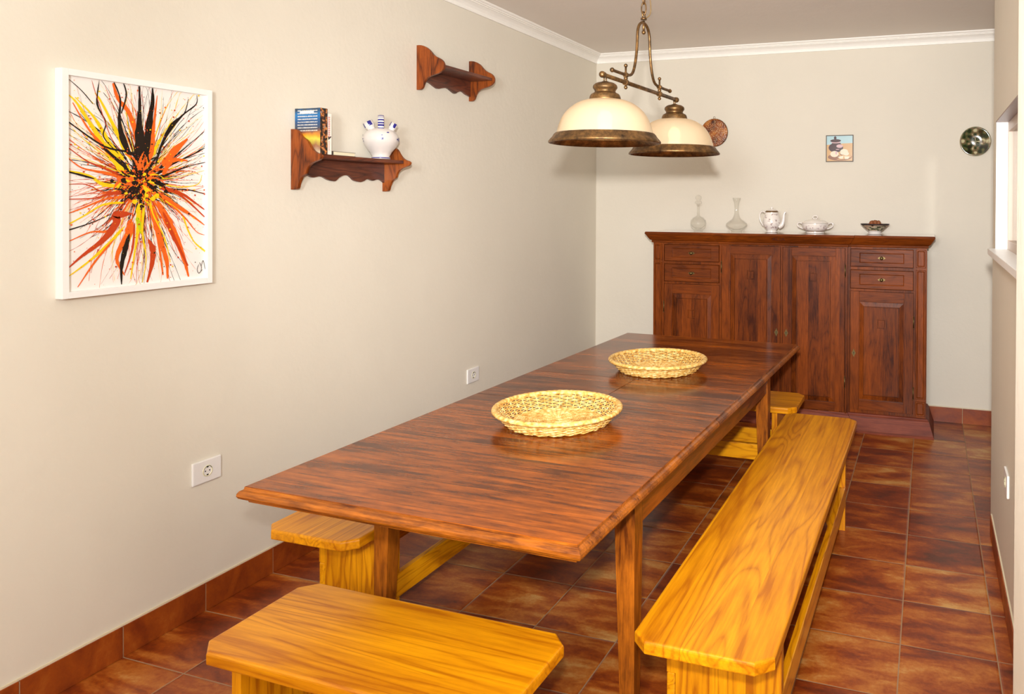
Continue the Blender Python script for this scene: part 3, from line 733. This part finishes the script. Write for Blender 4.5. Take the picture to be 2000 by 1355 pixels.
blob(500, 860, 140, 105, 3); blob(820, 780, 130, 90, 3); blob(890, 850, 90, 70, 3); blob(740, 850, 60, 60, 4); blob(790, 830, 100, 55, 3)
flat([px(600, 960), px(800, 920), px(780, 1020), px(700, 1020)], 3); flat([px(820, 940), px(1000, 950), px(960, 1030), px(860, 1040)], 3); blob(560, 820, 30, 60, 5)
obj('painted_tile', b, MT, t, world=False)
def mat_greenplate():
    m = NT('green_star_glaze'); tc = m.n('ShaderNodeTexCoord'); sp = m.n('ShaderNodeSeparateXYZ'); m.l(tc.outputs['Object'], sp.inputs[0])
    ang = m.math('ARCTAN2', sp.outputs[2], sp.outputs[0]); r = m.math('SQRT', m.math('ADD', m.math('POWER', sp.outputs[0], 2.0), m.math('POWER', sp.outputs[2], 2.0)))
    pet = m.math('COSINE', m.math('MULTIPLY', ang, 4.0)); pet8 = m.math('COSINE', m.math('MULTIPLY', ang, 8.0))
    rr = m.math('SINE', m.math('MULTIPLY', r, 95.0))
    n = m.n('ShaderNodeTexNoise', Scale=26.0, Detail=4.0); m.l(tc.outputs['Object'], n.inputs['Vector'])
    f = m.math('ADD', m.math('ADD', m.math('MULTIPLY', pet, .16), m.math('MULTIPLY', m.math('MULTIPLY', pet8, rr), .22)), n.outputs[0])
    m.l(m.ramp(f, [(.22, srgb(30, 24, 14)), (.38, srgb(34, 52, 22)), (.52, srgb(86, 88, 54)), (.66, srgb(120, 92, 66)), (.82, srgb(196, 190, 150))]), m.b.inputs['Base Color'])
    m.b.inputs['Roughness'].default_value = .15; m.b.inputs['Coat Weight'].default_value = .8; return m.m
t = thing('wall_plate', 'round dark green glazed plate hanging on the back wall at the right corner', 'wall plate', (3.053, YB, 2.096))
wall_lathe('plate_disc', [(0, 0), (.060, .001), (.104, .018), (.109, .022), (.106, .025), (.098, .024), (.060, .008), (.02, .006), (0, .010)], [mat_greenplate(), plain('pale_plate_edge', (200, 186, 150), .3)], t, mm=[0, 0, 1, 1, 0, 0, 0, 0])

# ------------------------------------------------------------------ framed painting
pt = thing('framed_painting', 'white-framed abstract painting with orange, yellow and black paint bursts on the left wall', 'painting', (0, .620, 1.312))
fy0, fy1, fz0, fz1 = .338, .903, 1.312, 2.076
b = newbm(); fwid = .022
for (y0, y1, z0, z1) in ((fy0, fy0+fwid, fz0, fz1), (fy1-fwid, fy1, fz0, fz1), (fy0+fwid, fy1-fwid, fz0, fz0+fwid), (fy0+fwid, fy1-fwid, fz1-fwid, fz1)): box(b, 0, .034, y0, y1, z0, z1, bev=.0012)
obj('frame', b, MFRAME, pt)
PM = [plain('canvas_white', (244, 238, 232), .45), plain('paint_orange', (236, 104, 30), .25), plain('paint_yellow', (248, 206, 20), .25), plain('paint_black', (30, 20, 16), .22), plain('paint_rust', (196, 66, 24), .25), plain('paint_lime', (190, 206, 20), .3)]
cy0, cy1, cz0, cz1 = fy0+fwid, fy1-fwid, fz0+fwid, fz1-fwid
b = newbm(); box(b, .004, .020, cy0, cy1, cz0, cz1)
def uv(X, Y):     # picture coordinates of the painted sheet -> wall
    u = (X-133)/713.0; u = u*(1+.0*u); top = 97+u*106; bot = 1275-u*70; v = (bot-Y)/(bot-top)
    return cy0+u*(cy1-cy0), cz0+v*(cz1-cz0)
def clampp(p): return (min(max(p[0], cy0+.0005), cy1-.0005), min(max(p[1], cz0+.0005), cz1-.0005))
lay = [0]
def stroke(pts, w, mi, wob=.0):
    lay[0] += 1; x = .0202+lay[0]*.0000045
    P = catmull([(p[0], p[1], 0) for p in pts], 5); n = len(P); L = []; Rr = []
    for i, p in enumerate(P):
        t = (P[min(i+1, n-1)]-P[max(i-1, 0)]); t = t.normalized() if t.length > 0 else Vector((1, 0, 0)); s = i/(n-1)
        if isinstance(w, (tuple, list)):
            k = s*(len(w)-1); a = int(min(k, len(w)-2)); ww = w[a]+(w[a+1]-w[a])*(k-a)
        else: ww = w*(1-.75*s)
        ww *= (1+wob*random.uniform(-1, 1))*.35*min(1, .15+s*7); nn = Vector((-t.y, t.x, 0))
        A = p+nn*ww; B_ = p-nn*ww
        L.append(b.verts.new((x,)+clampp(uv(A.x, A.y)))); Rr.append(b.verts.new((x,)+clampp(uv(B_.x, B_.y))))
    for i in range(n-1):
        try: f = b.faces.new((L[i], L[i+1], Rr[i+1], Rr[i])); f.material_index = mi
        except ValueError: pass
def drop(X, Y, r, mi):
    lay[0] += 1; x = .0202+lay[0]*.0000045; n = 7
    f = b.faces.new([b.verts.new((x,)+clampp(uv(X+r*math.cos(2*PI*i/n)*random.uniform(.7, 1.2), Y+r*math.sin(2*PI*i/n)*random.uniform(.7, 1.2)))) for i in range(n)]); f.material_index = mi
CX, CY = 485, 665
O_, Y_, K_, U_, G_ = 1, 2, 3, 4, 5
def radial(ang, r0, r1, w, mi, bend=0, wob=.25):
    a = R(ang); pts = []
    for k in range(6):
        s = k/5; r = r0+(r1-r0)*s; aa = a+bend*s*s+random.uniform(-.012, .012); pts.append((CX+r*math.cos(aa)*.92, CY+r*math.sin(aa)))
    stroke(pts, w, mi, wob)
rnd = random.Random(3)
# thin rays first (screen angles: 0 right, 90 down)
for i in range(420):
    a = rnd.uniform(0, 360); up = 200 < a < 340
    mi = rnd.choice([O_, U_, O_, Y_, K_, U_]) if not up else rnd.choice([K_, K_, O_, Y_, U_])
    r1 = rnd.uniform(240, 640) if 50 < a < 130 or up else rnd.uniform(200, 420)
    radial(a, rnd.uniform(40, 150), r1, rnd.uniform(2.5, 8), mi, rnd.uniform(-.22, .22), .8)
hero = [
 ([(420, 640), (330, 520), (250, 380), (180, 250), (140, 200)], (60, 46, 30, 16, 6), Y_), ([(400, 560), (330, 470), (260, 330), (170, 215)], (34, 36, 18, 5), Y_),
 ([(360, 560), (280, 460), (220, 370), (160, 245)], (30, 26, 12, 6), O_), ([(440, 560), (400, 500), (370, 420), (290, 240), (260, 190)], (22, 26, 24, 16, 6), Y_),
 ([(480, 560), (465, 440), (425, 300), (370, 220), (345, 135)], (46, 40, 34, 26, 12), O_), ([(440, 560), (390, 430), (375, 330), (380, 220), (350, 130)], (26, 46, 22, 10, 8), K_),
 ([(480, 640), (480, 480), (475, 380), (478, 260), (476, 150)], (70, 90, 50, 20, 14), K_), ([(500, 620), (520, 470), (530, 340), (545, 240), (545, 160)], (60, 70, 46, 28, 10), K_),
 ([(530, 560), (545, 470), (550, 380), (570, 200)], (30, 34, 22, 4), O_), ([(470, 600), (440, 520), (300, 480), (135, 345)], (30, 22, 12, 9), K_), ([(430, 620), (380, 570), (300, 490)], (30, 26, 16), K_),
 ([(560, 620), (640, 560), (750, 470), (840, 400)], (24, 10, 5, 5), K_), ([(560, 640), (640, 585), (750, 535), (843, 490)], (30, 14, 8, 7), K_), ([(570, 660), (690, 610), (770, 585), (845, 570)], (20, 8, 6, 6), K_),
 ([(560, 590), (590, 480), (640, 390), (710, 310), (790, 250), (795, 200)], (16, 20, 26, 14, 8, 4), K_), ([(600, 440), (650, 360), (720, 300), (745, 220)], (10, 22, 10, 4), K_),
 ([(600, 590), (660, 510), (740, 440)], (60, 56, 14), O_), ([(600, 640), (650, 560), (740, 560)], (40, 34, 10), O_), ([(560, 680), (640, 715), (740, 720), (845, 745)], (26, 10, 8, 5), K_),
 ([(600, 690), (700, 705), (800, 690), (825, 640)], (12, 8, 6, 4), Y_), ([(590, 660), (680, 650), (840, 615)], (8, 5, 3), Y_),
 ([(440, 680), (320, 630), (200, 600), (135, 540)], (30, 22, 10, 5), O_), ([(420, 660), (300, 600), (220, 560), (135, 485)], (20, 18, 9, 6), U_), ([(420, 700), (300, 690), (230, 640), (135, 615)], (40, 26, 16, 12), Y_), ([(260, 660), (200, 640), (135, 620)], (8, 16, 10), K_),
 ([(430, 730), (300, 730), (220, 690), (135, 690)], (22, 10, 7, 5), U_), ([(420, 740), (330, 740), (260, 765), (135, 770)], (30, 22, 10, 5), U_), ([(410, 760), (310, 770), (200, 820), (135, 850)], (26, 16, 10, 6), O_),
 ([(400, 790), (300, 800), (210, 860), (135, 910)], (26, 14, 10, 9), Y_), ([(340, 850), (240, 900), (135, 940)], (5, 8, 12), K_), ([(400, 820), (330, 940), (240, 950), (140, 1000)], (24, 22, 10, 7), O_),
 ([(440, 850), (360, 860), (360, 900), (300, 990), (200, 1080), (135, 1150)], (30, 70, 50, 40, 18, 4), U_), ([(400, 920), (310, 1030), (220, 1120), (140, 1190)], (20, 22, 14, 6), Y_), ([(350, 990), (260, 1110), (180, 1250)], (14, 14, 5), O_),
 ([(430, 880), (420, 960), (370, 1060), (365, 1120), (400, 1190)], (50, 60, 34, 22, 6), O_), ([(425, 960), (400, 1060), (385, 1140), (385, 1240)], (24, 36, 24, 6), K_), ([(450, 900), (440, 1040), (400, 1180)], (16, 14, 6), U_),
 ([(470, 800), (470, 900), (460, 1000), (430, 1210)], (40, 30, 18, 6), Y_), ([(460, 870), (475, 910), (485, 960)], (26, 30, 16), G_), ([(500, 800), (490, 950), (510, 1100), (490, 1230)], (26, 14, 8, 5), Y_),
 ([(530, 790), (560, 900), (590, 1010), (620, 1110), (625, 1210)], (50, 46, 40, 30, 12), O_), ([(570, 780), (630, 900), (680, 1000), (720, 1110), (745, 1200)], (60, 60, 46, 30, 12), O_), ([(600, 840), (650, 960), (700, 1060), (740, 1140)], (30, 30, 22, 16), U_),
 ([(520, 990), (545, 1050), (540, 1130), (515, 1230)], (20, 46, 30, 14), U_), ([(545, 800), (560, 920), (580, 1040), (600, 1190)], (16, 18, 18, 12), O_), ([(530, 760), (545, 850), (610, 990), (640, 1120)], (16, 12, 9, 6), Y_),
 ([(560, 730), (680, 810), (760, 860), (840, 915)], (46, 30, 18, 8), O_), ([(580, 710), (700, 740), (780, 790), (840, 830)], (40, 22, 14, 8), U_), ([(600, 700), (710, 760), (840, 870)], (26, 16, 9), U_),
 ([(600, 770), (700, 850), (740, 940), (780, 1010), (845, 1060)], (14, 12, 12, 10, 16), Y_), ([(640, 800), (720, 870), (790, 950), (840, 970)], (16, 10, 7, 5), O_),
 ([(280, 120), (270, 250), (310, 350), (300, 430), (370, 520)], (6, 12, 8, 8, 6), K_), ([(140, 115), (200, 180), (250, 250)], (4, 6, 5), K_), ([(395, 130), (410, 200), (385, 300)], (8, 10, 8), K_), ([(245, 120), (265, 200), (330, 420), (380, 500)], (3, 4, 6, 4), U_),
]
for pts, w_, mi in hero: stroke(pts, w_, mi, .16)
# centre knot
for i in range(120):
    a = rnd.uniform(0, 360); radial(a, rnd.uniform(0, 60), rnd.uniform(70, 170), rnd.uniform(12, 34), rnd.choice([K_, Y_, O_, K_, O_, K_]), rnd.uniform(-.5, .5), .6)
for i in range(46): drop(CX+rnd.gauss(0, 50), CY+rnd.gauss(20, 70), rnd.uniform(6, 18), rnd.choice([K_, K_, K_, Y_, O_]))
for i in range(1100):
    a = rnd.uniform(0, 2*PI); r = abs(rnd.gauss(260, 150)); X, Y = CX+r*math.cos(a), CY+r*math.sin(a)*1.35
    if 138 < X < 842 and 120 < Y < 1250: drop(X, Y, rnd.choice([1.2, 1.5, 1.5, 2, 2, 2.5, 3, 5]), rnd.choice([K_, O_, U_, Y_, O_, U_]))
for p in ([(800, 1130), (790, 1160), (800, 1180), (820, 1160)], [(803, 1120), (815, 1145), (812, 1170)], [(815, 1140), (826, 1110), (838, 1158)]): stroke(p, (4, 5, 4), K_)
obj('painted_sheet', b, PM, pt)

# ------------------------------------------------------------------ wall shelves
def shelf(label, yl, yr, outline, board_z, board_d, board_y0, board_y1, scallop, bt=.017, th=.016):
    t = thing('wall_shelf', label, 'wall shelf', (0, (yl+yr)/2, board_z), 'carved wooden wall shelves')
    for y in (yl, yr):
        b = newbm(); P = catmull([(x, z, 0) for x, z in outline], 4)
        for _ in range(4): P = [P[0]]+[(P[i-1]+P[i]*2+P[i+1])*.25 for i in range(1, len(P)-1)]+[P[-1]]
        keep = [(p.x, p.y) for p in P]
        keep = [(.0, outline[0][1])]+[(max(x, .0), z) for x, z in keep]+[(.0, outline[-1][1])]
        out = [keep[0]]
        for q in keep[1:]:
            if (Vector(q)-Vector(out[-1])).length > .0015: out.append(q)
        prism(b, [(x, z) for x, z in out], 1, y, y+th, 0, .0014); obj('bracket', b, MSHZ, t)
    b = newbm(); box(b, 0, board_d, yl+th, yr, board_z-bt, board_z, bev=.002); obj('shelf_board', b, MSHY, t)
    b = newbm(); P = catmull([(y, z, 0) for y, z in scallop], 4); ol = [(yl+th, board_z-bt)]+[(min(max(p.x, yl+th), yr), p.y) for p in P]+[(yr, board_z-bt)]
    out = [ol[0]]
    for q in ol[1:]:
        if (Vector(q)-Vector(out[-1])).length > .001: out.append(q)
    prism(b, out, 0, .0, .014, 0, .001); obj('scalloped_apron', b, MSHY, t)
    return t
o1 = [(.012, 1.963), (.034, 1.961), (.048, 1.944), (.066, 1.924), (.090, 1.912), (.103, 1.893), (.120, 1.869), (.146, 1.853), (.168, 1.847), (.175, 1.836), (.160, 1.822), (.129, 1.814), (.104, 1.800), (.090, 1.782), (.086, 1.763), (.074, 1.756), (.058, 1.744), (.048, 1.724), (.042, 1.710), (.039, 1.692), (.012, 1.690)]
sc1 = [(1.352, 1.757), (1.40, 1.765), (1.43, 1.757), (1.455, 1.748), (1.49, 1.754), (1.52, 1.752), (1.56, 1.738), (1.60, 1.735), (1.625, 1.752), (1.66, 1.765), (1.70, 1.763), (1.73, 1.742), (1.77, 1.735), (1.80, 1.741), (1.83, 1.753), (1.865, 1.744), (1.90, 1.752), (1.93, 1.748), (1.966, 1.735)]
shelf('carved wooden wall shelf with ogee brackets holding books and a jug', 1.336, 1.956, o1, 1.8505, .134, 1.35, 1.95, sc1)
o2 = [(.012, 2.515), (.036, 2.513), (.062, 2.502), (.084, 2.486), (.103, 2.464), (.125, 2.446), (.148, 2.436), (.168, 2.423), (.179, 2.404), (.181, 2.387), (.170, 2.367), (.146, 2.353), (.114, 2.344), (.083, 2.336), (.062, 2.322), (.050, 2.304), (.043, 2.284), (.032, 2.268), (.012, 2.265)]
sc2 = [(2.26, 2.318), (2.31, 2.322), (2.35, 2.318), (2.40, 2.302), (2.43, 2.296), (2.47, 2.306), (2.52, 2.312), (2.57, 2.298), (2.60, 2.290), (2.63, 2.304), (2.67, 2.314), (2.72, 2.300), (2.77, 2.292)]
shelf('empty carved wooden wall shelf with rounded brackets, higher and nearer the corner', 2.243, 2.766, o2, 2.402, .168, 2.26, 2.76, sc2)

# books
def mat_cover():
    m = NT('colourful_paperback_cover'); tc = m.n('ShaderNodeTexCoord'); sp = m.n('ShaderNodeSeparateXYZ'); m.l(tc.outputs['Object'], sp.inputs[0])
    n = m.n('ShaderNodeTexNoise', Scale=22.0, Detail=4.0); m.l(tc.outputs['Object'], n.inputs['Vector'])
    z = m.math('ADD', m.math('MULTIPLY', sp.outputs[2], 1/.206), m.math('MULTIPLY', m.math('SUBTRACT', n.outputs[0], .5), .25))
    c = m.ramp(z, [(.05, srgb(196, 176, 150)), (.18, srgb(150, 100, 70)), (.30, srgb(206, 196, 70)), (.40, srgb(232, 150, 40)), (.48, srgb(130, 80, 60)), (.56, srgb(60, 66, 80)), (.72, srgb(30, 78, 128)), (.85, srgb(24, 110, 170)), (.98, srgb(40, 56, 74))])
    bar = m.math('FRACT', m.math('MULTIPLY', sp.outputs[2], 78.0)); l1 = m.math('LESS_THAN', bar, .40)
    n2 = m.n('ShaderNodeTexNoise', Scale=1.0, Detail=1.0); mp = m.n('ShaderNodeMapping'); mp.inputs['Scale'].default_value = (420, 1, 78); m.l(tc.outputs['Object'], mp.inputs[0]); m.l(mp.outputs[0], n2.inputs['Vector'])
    l2 = m.math('GREATER_THAN', n2.outputs[0], .43); zz = m.math('GREATER_THAN', sp.outputs[2], .095); xx = m.math('MULTIPLY', m.math('GREATER_THAN', sp.outputs[0], .016), m.math('LESS_THAN', sp.outputs[0], .128))
    txt = m.math('MULTIPLY', m.math('MULTIPLY', l1, l2), m.math('MULTIPLY', zz, xx))
    m.l(m.mix(m.math('MULTIPLY', txt, .75), c, srgb(226, 222, 210)), m.b.inputs['Base Color']); m.b.inputs['Roughness'].default_value = .3; return m.m
def mat_spine():
    m = NT('colourful_paperback_spine'); n = m.n('ShaderNodeTexNoise', Scale=55.0, Detail=4.0); m.l(m.coord(), n.inputs['Vector'])
    m.l(m.ramp(n.outputs[0], [(.36, srgb(34, 30, 26)), (.46, srgb(110, 60, 34)), (.54, srgb(206, 130, 60)), (.60, srgb(90, 110, 120)), (.68, srgb(226, 214, 190))], 'CONSTANT'), m.b.inputs['Base Color']); return m.m
def book(name, label, loc, w, th, h, mats, group):
    """standing: spine towards +x, cover faces -y. mats: cover, spine, pages"""
    t = thing(name, label, 'book', loc, group); b = newbm()
    box(b, .001, w, 0, .0012, 0, h, 0); box(b, .001, w, th-.0012, th, 0, h, 0); box(b, w-.0012, w, .0012, th-.0012, 0, h, 1)
    o = obj('cover', b, mats[:2], t, world=False); b = newbm(); box(b, .003, w-.0013, .0012, th-.0012, .002, h-.002); obj('pages', b, mats[2], t, world=False); return t
SG = 'paperbacks on the lower wall shelf'
ZS = 1.8512
t = book('paperback_book', 'thick paperback with blue and orange back cover standing against the shelf bracket', (.004, 1.356, ZS), .143, .046, .206, [mat_cover(), mat_spine(), MPAPER], SG)
b = newbm(); box(b, .030, .108, -.0006, 0, .183, .193); obj('cover_heading', b, MWCOV, t, world=False)
t = book('paperback_book', 'white-spined paperback with red lettering standing between a thick book and lying one', (.004, 1.404, ZS), .136, .030, .186, [MWCOV, MWCOV, MPAPER], SG)
b = newbm()
for i in range(11):
    z = .166-i*.0085
    box(b, .136, .1364, .010, .021, z, z+.0055)
obj('printed_title', b, MRED, t, world=False); b = newbm()
for i in range(9):
    z = .058-i*.005
    box(b, .136, .1364, .012, .019, z, z+.0022)
obj('printed_author', b, MRED, t, world=False)
b = newbm(); prism(b, [(.008, .082), (.016, .079), (.027, .084), (.028, .080), (.020, .073), (.012, .066), (.010, .072)], 0, .136, .1366); obj('spine_emblem', b, MBLACKP, t, world=False)
t = thing('paperback_book', 'thin dark-covered book lying flat on the lower shelf in front of the jug', 'book', (.012, 1.437, ZS), SG); b = newbm()
box(b, 0, .115, 0, .170, 0, .0014, 0); box(b, 0, .115, 0, .170, .0165, .018, 0); box(b, 0, .115, 0, .0015, .0014, .0165, 0)
box(b, .1125, .1150, 0, .024, .0014, .0165, 0)
obj('cover', b, MGREYC, t, world=False); b = newbm(); box(b, .003, .1124, .0015, .167, .0014, .0165); obj('pages', b, MPAPER, t, world=False)

# botijo jug
t = thing('ceramic_jug', 'white round-bellied ceramic jug with blue striped handle and spouts on the shelf', 'jug', (.0915, 1.832, ZS), rz=-.89)
b = newbm(); lathe(b, [(0, .001), (.045, .001), (.047, .004), (.045, .009), (.041, .014), (.052, .034), (.070, .058), (.084, .082), (.088, .100), (.084, .122), (.072, .140), (.052, .152), (.028, .158), (0, .160)], 56, mats=[0, 0, 1, 0, 0]+[0]*8); obj('jug_body', b, [MJUG, MBLUE], t, world=False)
def striped(path, rad, flat, n, name, seg=12):
    b = newbm(); P = catmull(path, 10); N = len(P)
    rr = [rad(i/(N-1)) for i in range(N)] if callable(rad) else [rad]*N
    tube(b, P, rr, seg, flat=flat); 
    for f in b.faces:
        c = f.calc_center_median(); k = min(range(N), key=lambda i: (P[i]-c).length)
        f.material_index = 1 if (k/(N-1)*n) % 1 > .42 else 0
    return obj(name, b, [MJUG, MBLUE], t, world=False)
striped([(-.030, -.0, .148), (-.034, 0, .175), (-.020, 0, .210), (.004, 0, .222), (.024, 0, .206), (.034, 0, .172), (.036, 0, .142)], .0155, .36, 15, 'handle')
def spout(name, base, tip, r0, r1, r2):
    b = newbm(); B0 = Vector(base); T0 = Vector(tip); d = (T0-B0); L = d.length
    lathe(b, [(r0*1.3, 0), (r0, L*.30), (r0*1.05, L*.42), (r1, L*.58), (r1, L), (r1-.004, L*1.0), (r2, L*.8), (0, L*.72)], 24, mats=[0, 0, 0, 1, 1, 0, 0])
    for f in b.faces:
        c = f.calc_center_median()
        if f.material_index == 1: f.material_index = 1 if int((math.atan2(c.y, c.x)+PI)/(2*PI)*8) % 2 == 0 else 0
    bmesh.ops.transform(b, matrix=Matrix.Translation(B0) @ d.to_track_quat('Z', 'Y').to_matrix().to_4x4(), verts=b.verts)
    obj(name, b, [MJUG, MBLUE], t, world=False)
spout('mouth', (-.004, -.036, .138), (-.008, -.064, .188), .019, .026, .018)
spout('pouring_spout', (.004, .040, .136), (.006, .066, .184), .016, .019, .009)
def dab(az, z, w, h, r_=None):
    rz_ = {.100: .0885, .118: .0862, .088: .0868, .132: .0795}.get(z, .0872); n = 10; vs = []; b = newbm()
    for i in range(n):
        a = 2*PI*i/n; aa = az+w*math.cos(a)/rz_; vs.append(b.verts.new(((rz_+.0022)*math.cos(aa), (rz_+.0022)*math.sin(aa), z+h*math.sin(a))))
    b.faces.new(vs); obj('blue_dab', b, MBLUE, t, world=False)
a0 = -.889+.89
for az, z, w, h in ((a0+.02, .100, .004, .007), (a0+.09, .100, .003, .006), (a0+.05, .118, .003, .003), (a0+1.25, .100, .008, .012), (a0+1.05, .100, .006, .004), (a0-1.25, .100, .006, .003), (a0-1.3, .118, .003, .006), (a0-1.2, .088, .004, .004), (a0+.45, .132, .003, .003), (a0+.38, .132, .003, .003)): dab(az, z, w, h)

# ------------------------------------------------------------------ sockets
def socket(label, loc, nrm, w=.130, h=.090):
    t = thing('power_socket', label, 'power socket', loc, 'white wall power sockets', rz=(0 if nrm > 0 else PI))
    b = newbm(); box(b, 0, .010, -w/2, w/2, -h/2, h/2, bev=.004); obj('plate', b, MWHITE, t, world=False)
    b = newbm(); lathe(b, [(0, -.004), (.0185, -.004), (.0185, .0015), (.0215, .0022), (.0225, 0)], 32); bmesh.ops.transform(b, matrix=Matrix.Translation((.0102, 0, 0)) @ Matrix.Rotation(R(90), 4, 'Y'), verts=b.verts)
    for v in b.verts: v.co.x = max(v.co.x, .0098)
    s = obj('socket_well', b, MCAVITY, t, world=False)
    b = newbm()
    for dy in (-.0095, .0095): ball(b, (.0102, dy, .0), .0030, sub=2, sc=(.3, 1, 1))
    for s_ in (-1, 1): box(b, .0100, .0112, -.004, .004, s_*.0155-.0025, s_*.0155+.0025)
    for k in range(14):
        a = R(20+k*10); a2 = R(20+(k+1)*10-2); q = .0192
        box(b, .0110, .0122, min(q*math.cos(a), q*math.cos(a2)), max(q*math.cos(a), q*math.cos(a2)), min(q*math.sin(a), q*math.sin(a2)), max(q*math.sin(a), q*math.sin(a2))+.0008)
    obj('pin_holes', b, MDARK, s, world=False)
    return t
socket('white wall socket on the left wall before the table corner, the nearer one', (0, .900, .560), 1)
socket('white wall socket low on the left wall farther along above the table edge', (0, 2.812, .539), 1)
socket('white wall socket on the right wall, partly hidden by the pale pier', (XR, 1.925, .528), -1)

# ------------------------------------------------------------------ pendant lamp
LA = -math.atan2(.037, .725); LC = (1.5955, 1.6165)
lp = thing('pendant_lamp', 'two-light antique bronze pendant lamp with cream glass dome shades over the table', 'pendant lamp', (LC[0], LC[1], ZC), rz=LA)
def L(b): bmesh.ops.translate(b, verts=b.verts, vec=(0, 0, -ZC)); return b
def lobj(name, b, m, par=lp):
    L(b); return obj(name, b, m, par, world=False)
b = newbm(); tube(b, [(0, -.385, 2.117), (0, .385, 2.117)], .0082, 14)
for s in (-1, 1): ball(b, (0, s*.388, 2.117), .0125, sub=3); tube(b, [(0, s*.372, 2.117), (0, s*.378, 2.117)], .0112, 14)
lobj('crossbar', b, MBRASS)
b = newbm(); half = [(0, .300, 2.147), (0, .22, 2.147), (0, .150, 2.150), (0, .112, 2.165), (0, .088, 2.205), (0, .072, 2.26), (0, .066, 2.31), (0, .062, 2.345), (0, .048, 2.372), (0, .022, 2.388), (0, 0, 2.391)]
full = half+[(0, -y, z) for _, y, z in reversed(half[:-1])]
tube(b, catmull(full, 6), .0060, 10)
for s in (-1, 1): ball(b, (0, s*.303, 2.147), .0095, sub=2)
lobj('arch', b, MBRASS)
for s in (-1, 1):
    b = newbm(); y = s*.178
    tube(b, [(0, y, 2.100), (0, y, 2.178)], .0042, 10); ball(b, (0, y, 2.184), .0080, sub=2); ball(b, (0, y, 2.097), .0078, sub=2)
    for z, r in ((2.147, .0105), (2.117, .0125)):
        tube(b, [(0, y-.008, z), (0, y+.008, z)], r, 14)
    ball(b, (0, y, 2.133), .0085, sub=2)
    lobj('clamp', b, MBRASS)
b = newbm(); ball(b, (0, 0, 2.352), .009, sub=2); tube(b, [(0, 0, 2.355), (0, 0, 2.40)], .0050, 10); tube(b, [(0, 0, 2.404), (0, 0, 2.412)], .013, 14)
tube(b, [(.0, .014*math.cos(a*PI/9), 2.424+.014*math.sin(a*PI/9)) for a in range(18)], .0032, 8, closed=True); lobj('hanging_loop', b, MBRASS)
b = newbm(); z = 2.452; k = 0
while z < ZC-.045:
    pts = []
    for i in range(20):
        a = 2*PI*i/20; u, v = .0105*math.cos(a), .026*math.sin(a)
        pts.append((u, 0, z+v) if k % 2 == 0 else (0, u, z+v))
    tube(b, pts, .0028, 7, closed=True); z += .044; k += 1
lobj('chain', b, MBRASS)
b = newbm(); tube(b, catmull([(.004, .004, 2.41), (.018, .030, 2.44), (.010, .034, 2.52), (-.014, .018, 2.62), (.016, .020, 2.74), (.002, .006, ZC-.03)], 8), .0028, 8); lobj('electric_cord', b, MCORD)
b = newbm(); lathe(b, [(0, ZC-.040), (.012, ZC-.040), (.018, ZC-.032), (.050, ZC-.020), (.058, ZC-.006), (.058, ZC-.0005), (0, ZC-.0005)], 36); lobj('ceiling_canopy', b, MBRASS)
for s in (-1, 1):
    y = s*.363
    b = newbm()
    cpts = catmull([(.012, 2.094, 0), (.018, 2.091, 0), (.032, 2.088, 0), (.0435, 2.080, 0), (.0462, 2.070, 0), (.0415, 2.062, 0), (.0392, 2.055, 0), (.044, 2.050, 0), (.053, 2.045, 0), (.0575, 2.037, 0), (.0592, 2.0295, 0), (.0596, 2.026, 0), (.058, 2.0225, 0)], 5)
    lathe(b, [(0, 2.094)]+[(p.x, p.y) for p in cpts]+[(.050, 2.024), (0, 2.026)], 48, cx=0, cy=y)
    for e in (-1, 1): tube(b, [(0, y+e*.009, 2.092), (0, y+e*.009, 2.110)], .0028, 8)
    lobj('shade_cap', b, MBRASS)
    out = [(p.x, p.y) for p in catmull([(.052, 2.026, 0), (.072, 2.023, 0), (.0935, 2.016, 0), (.110, 2.008, 0), (.125, 1.998, 0), (.140, 1.985, 0), (.152, 1.971, 0), (.163, 1.953, 0), (.172, 1.932, 0), (.179, 1.910, 0), (.183, 1.892, 0)], 3)]
    b = newbm(); lathe(b, out+[(r-.004, z-.002) for r, z in reversed(out)], 64, cx=0, cy=y); sh = lobj('glass_shade', b, MSHADE)
    b = newbm(); lathe(b, [(.181, 1.894), (.187, 1.897), (.192, 1.892), (.198, 1.882), (.206, 1.874), (.212, 1.866), (.211, 1.861), (.205, 1.860), (.193, 1.872), (.180, 1.884), (.178, 1.890), (.181, 1.894)], 72, cx=0, cy=y); lobj('shade_rim', b, MBRASS)
    b = newbm(); tube(b, [(0, y, 2.030), (0, y, 1.985)], .016, 16); lobj('lamp_holder', b, MCAVITY)
    b = newbm(); ball(b, (0, y, 1.952), .030, sub=3, sc=(1, 1, 1.15)); lobj('bulb', b, MBULB)
    wx = LC[0]+s*.363*math.sin(-LA); wy = LC[1]+s*.363*math.cos(LA)
    lamp('pendant_bulb_light', 'POINT', (wx, wy, 1.905), 1.5, (1, .88, .72), .03)
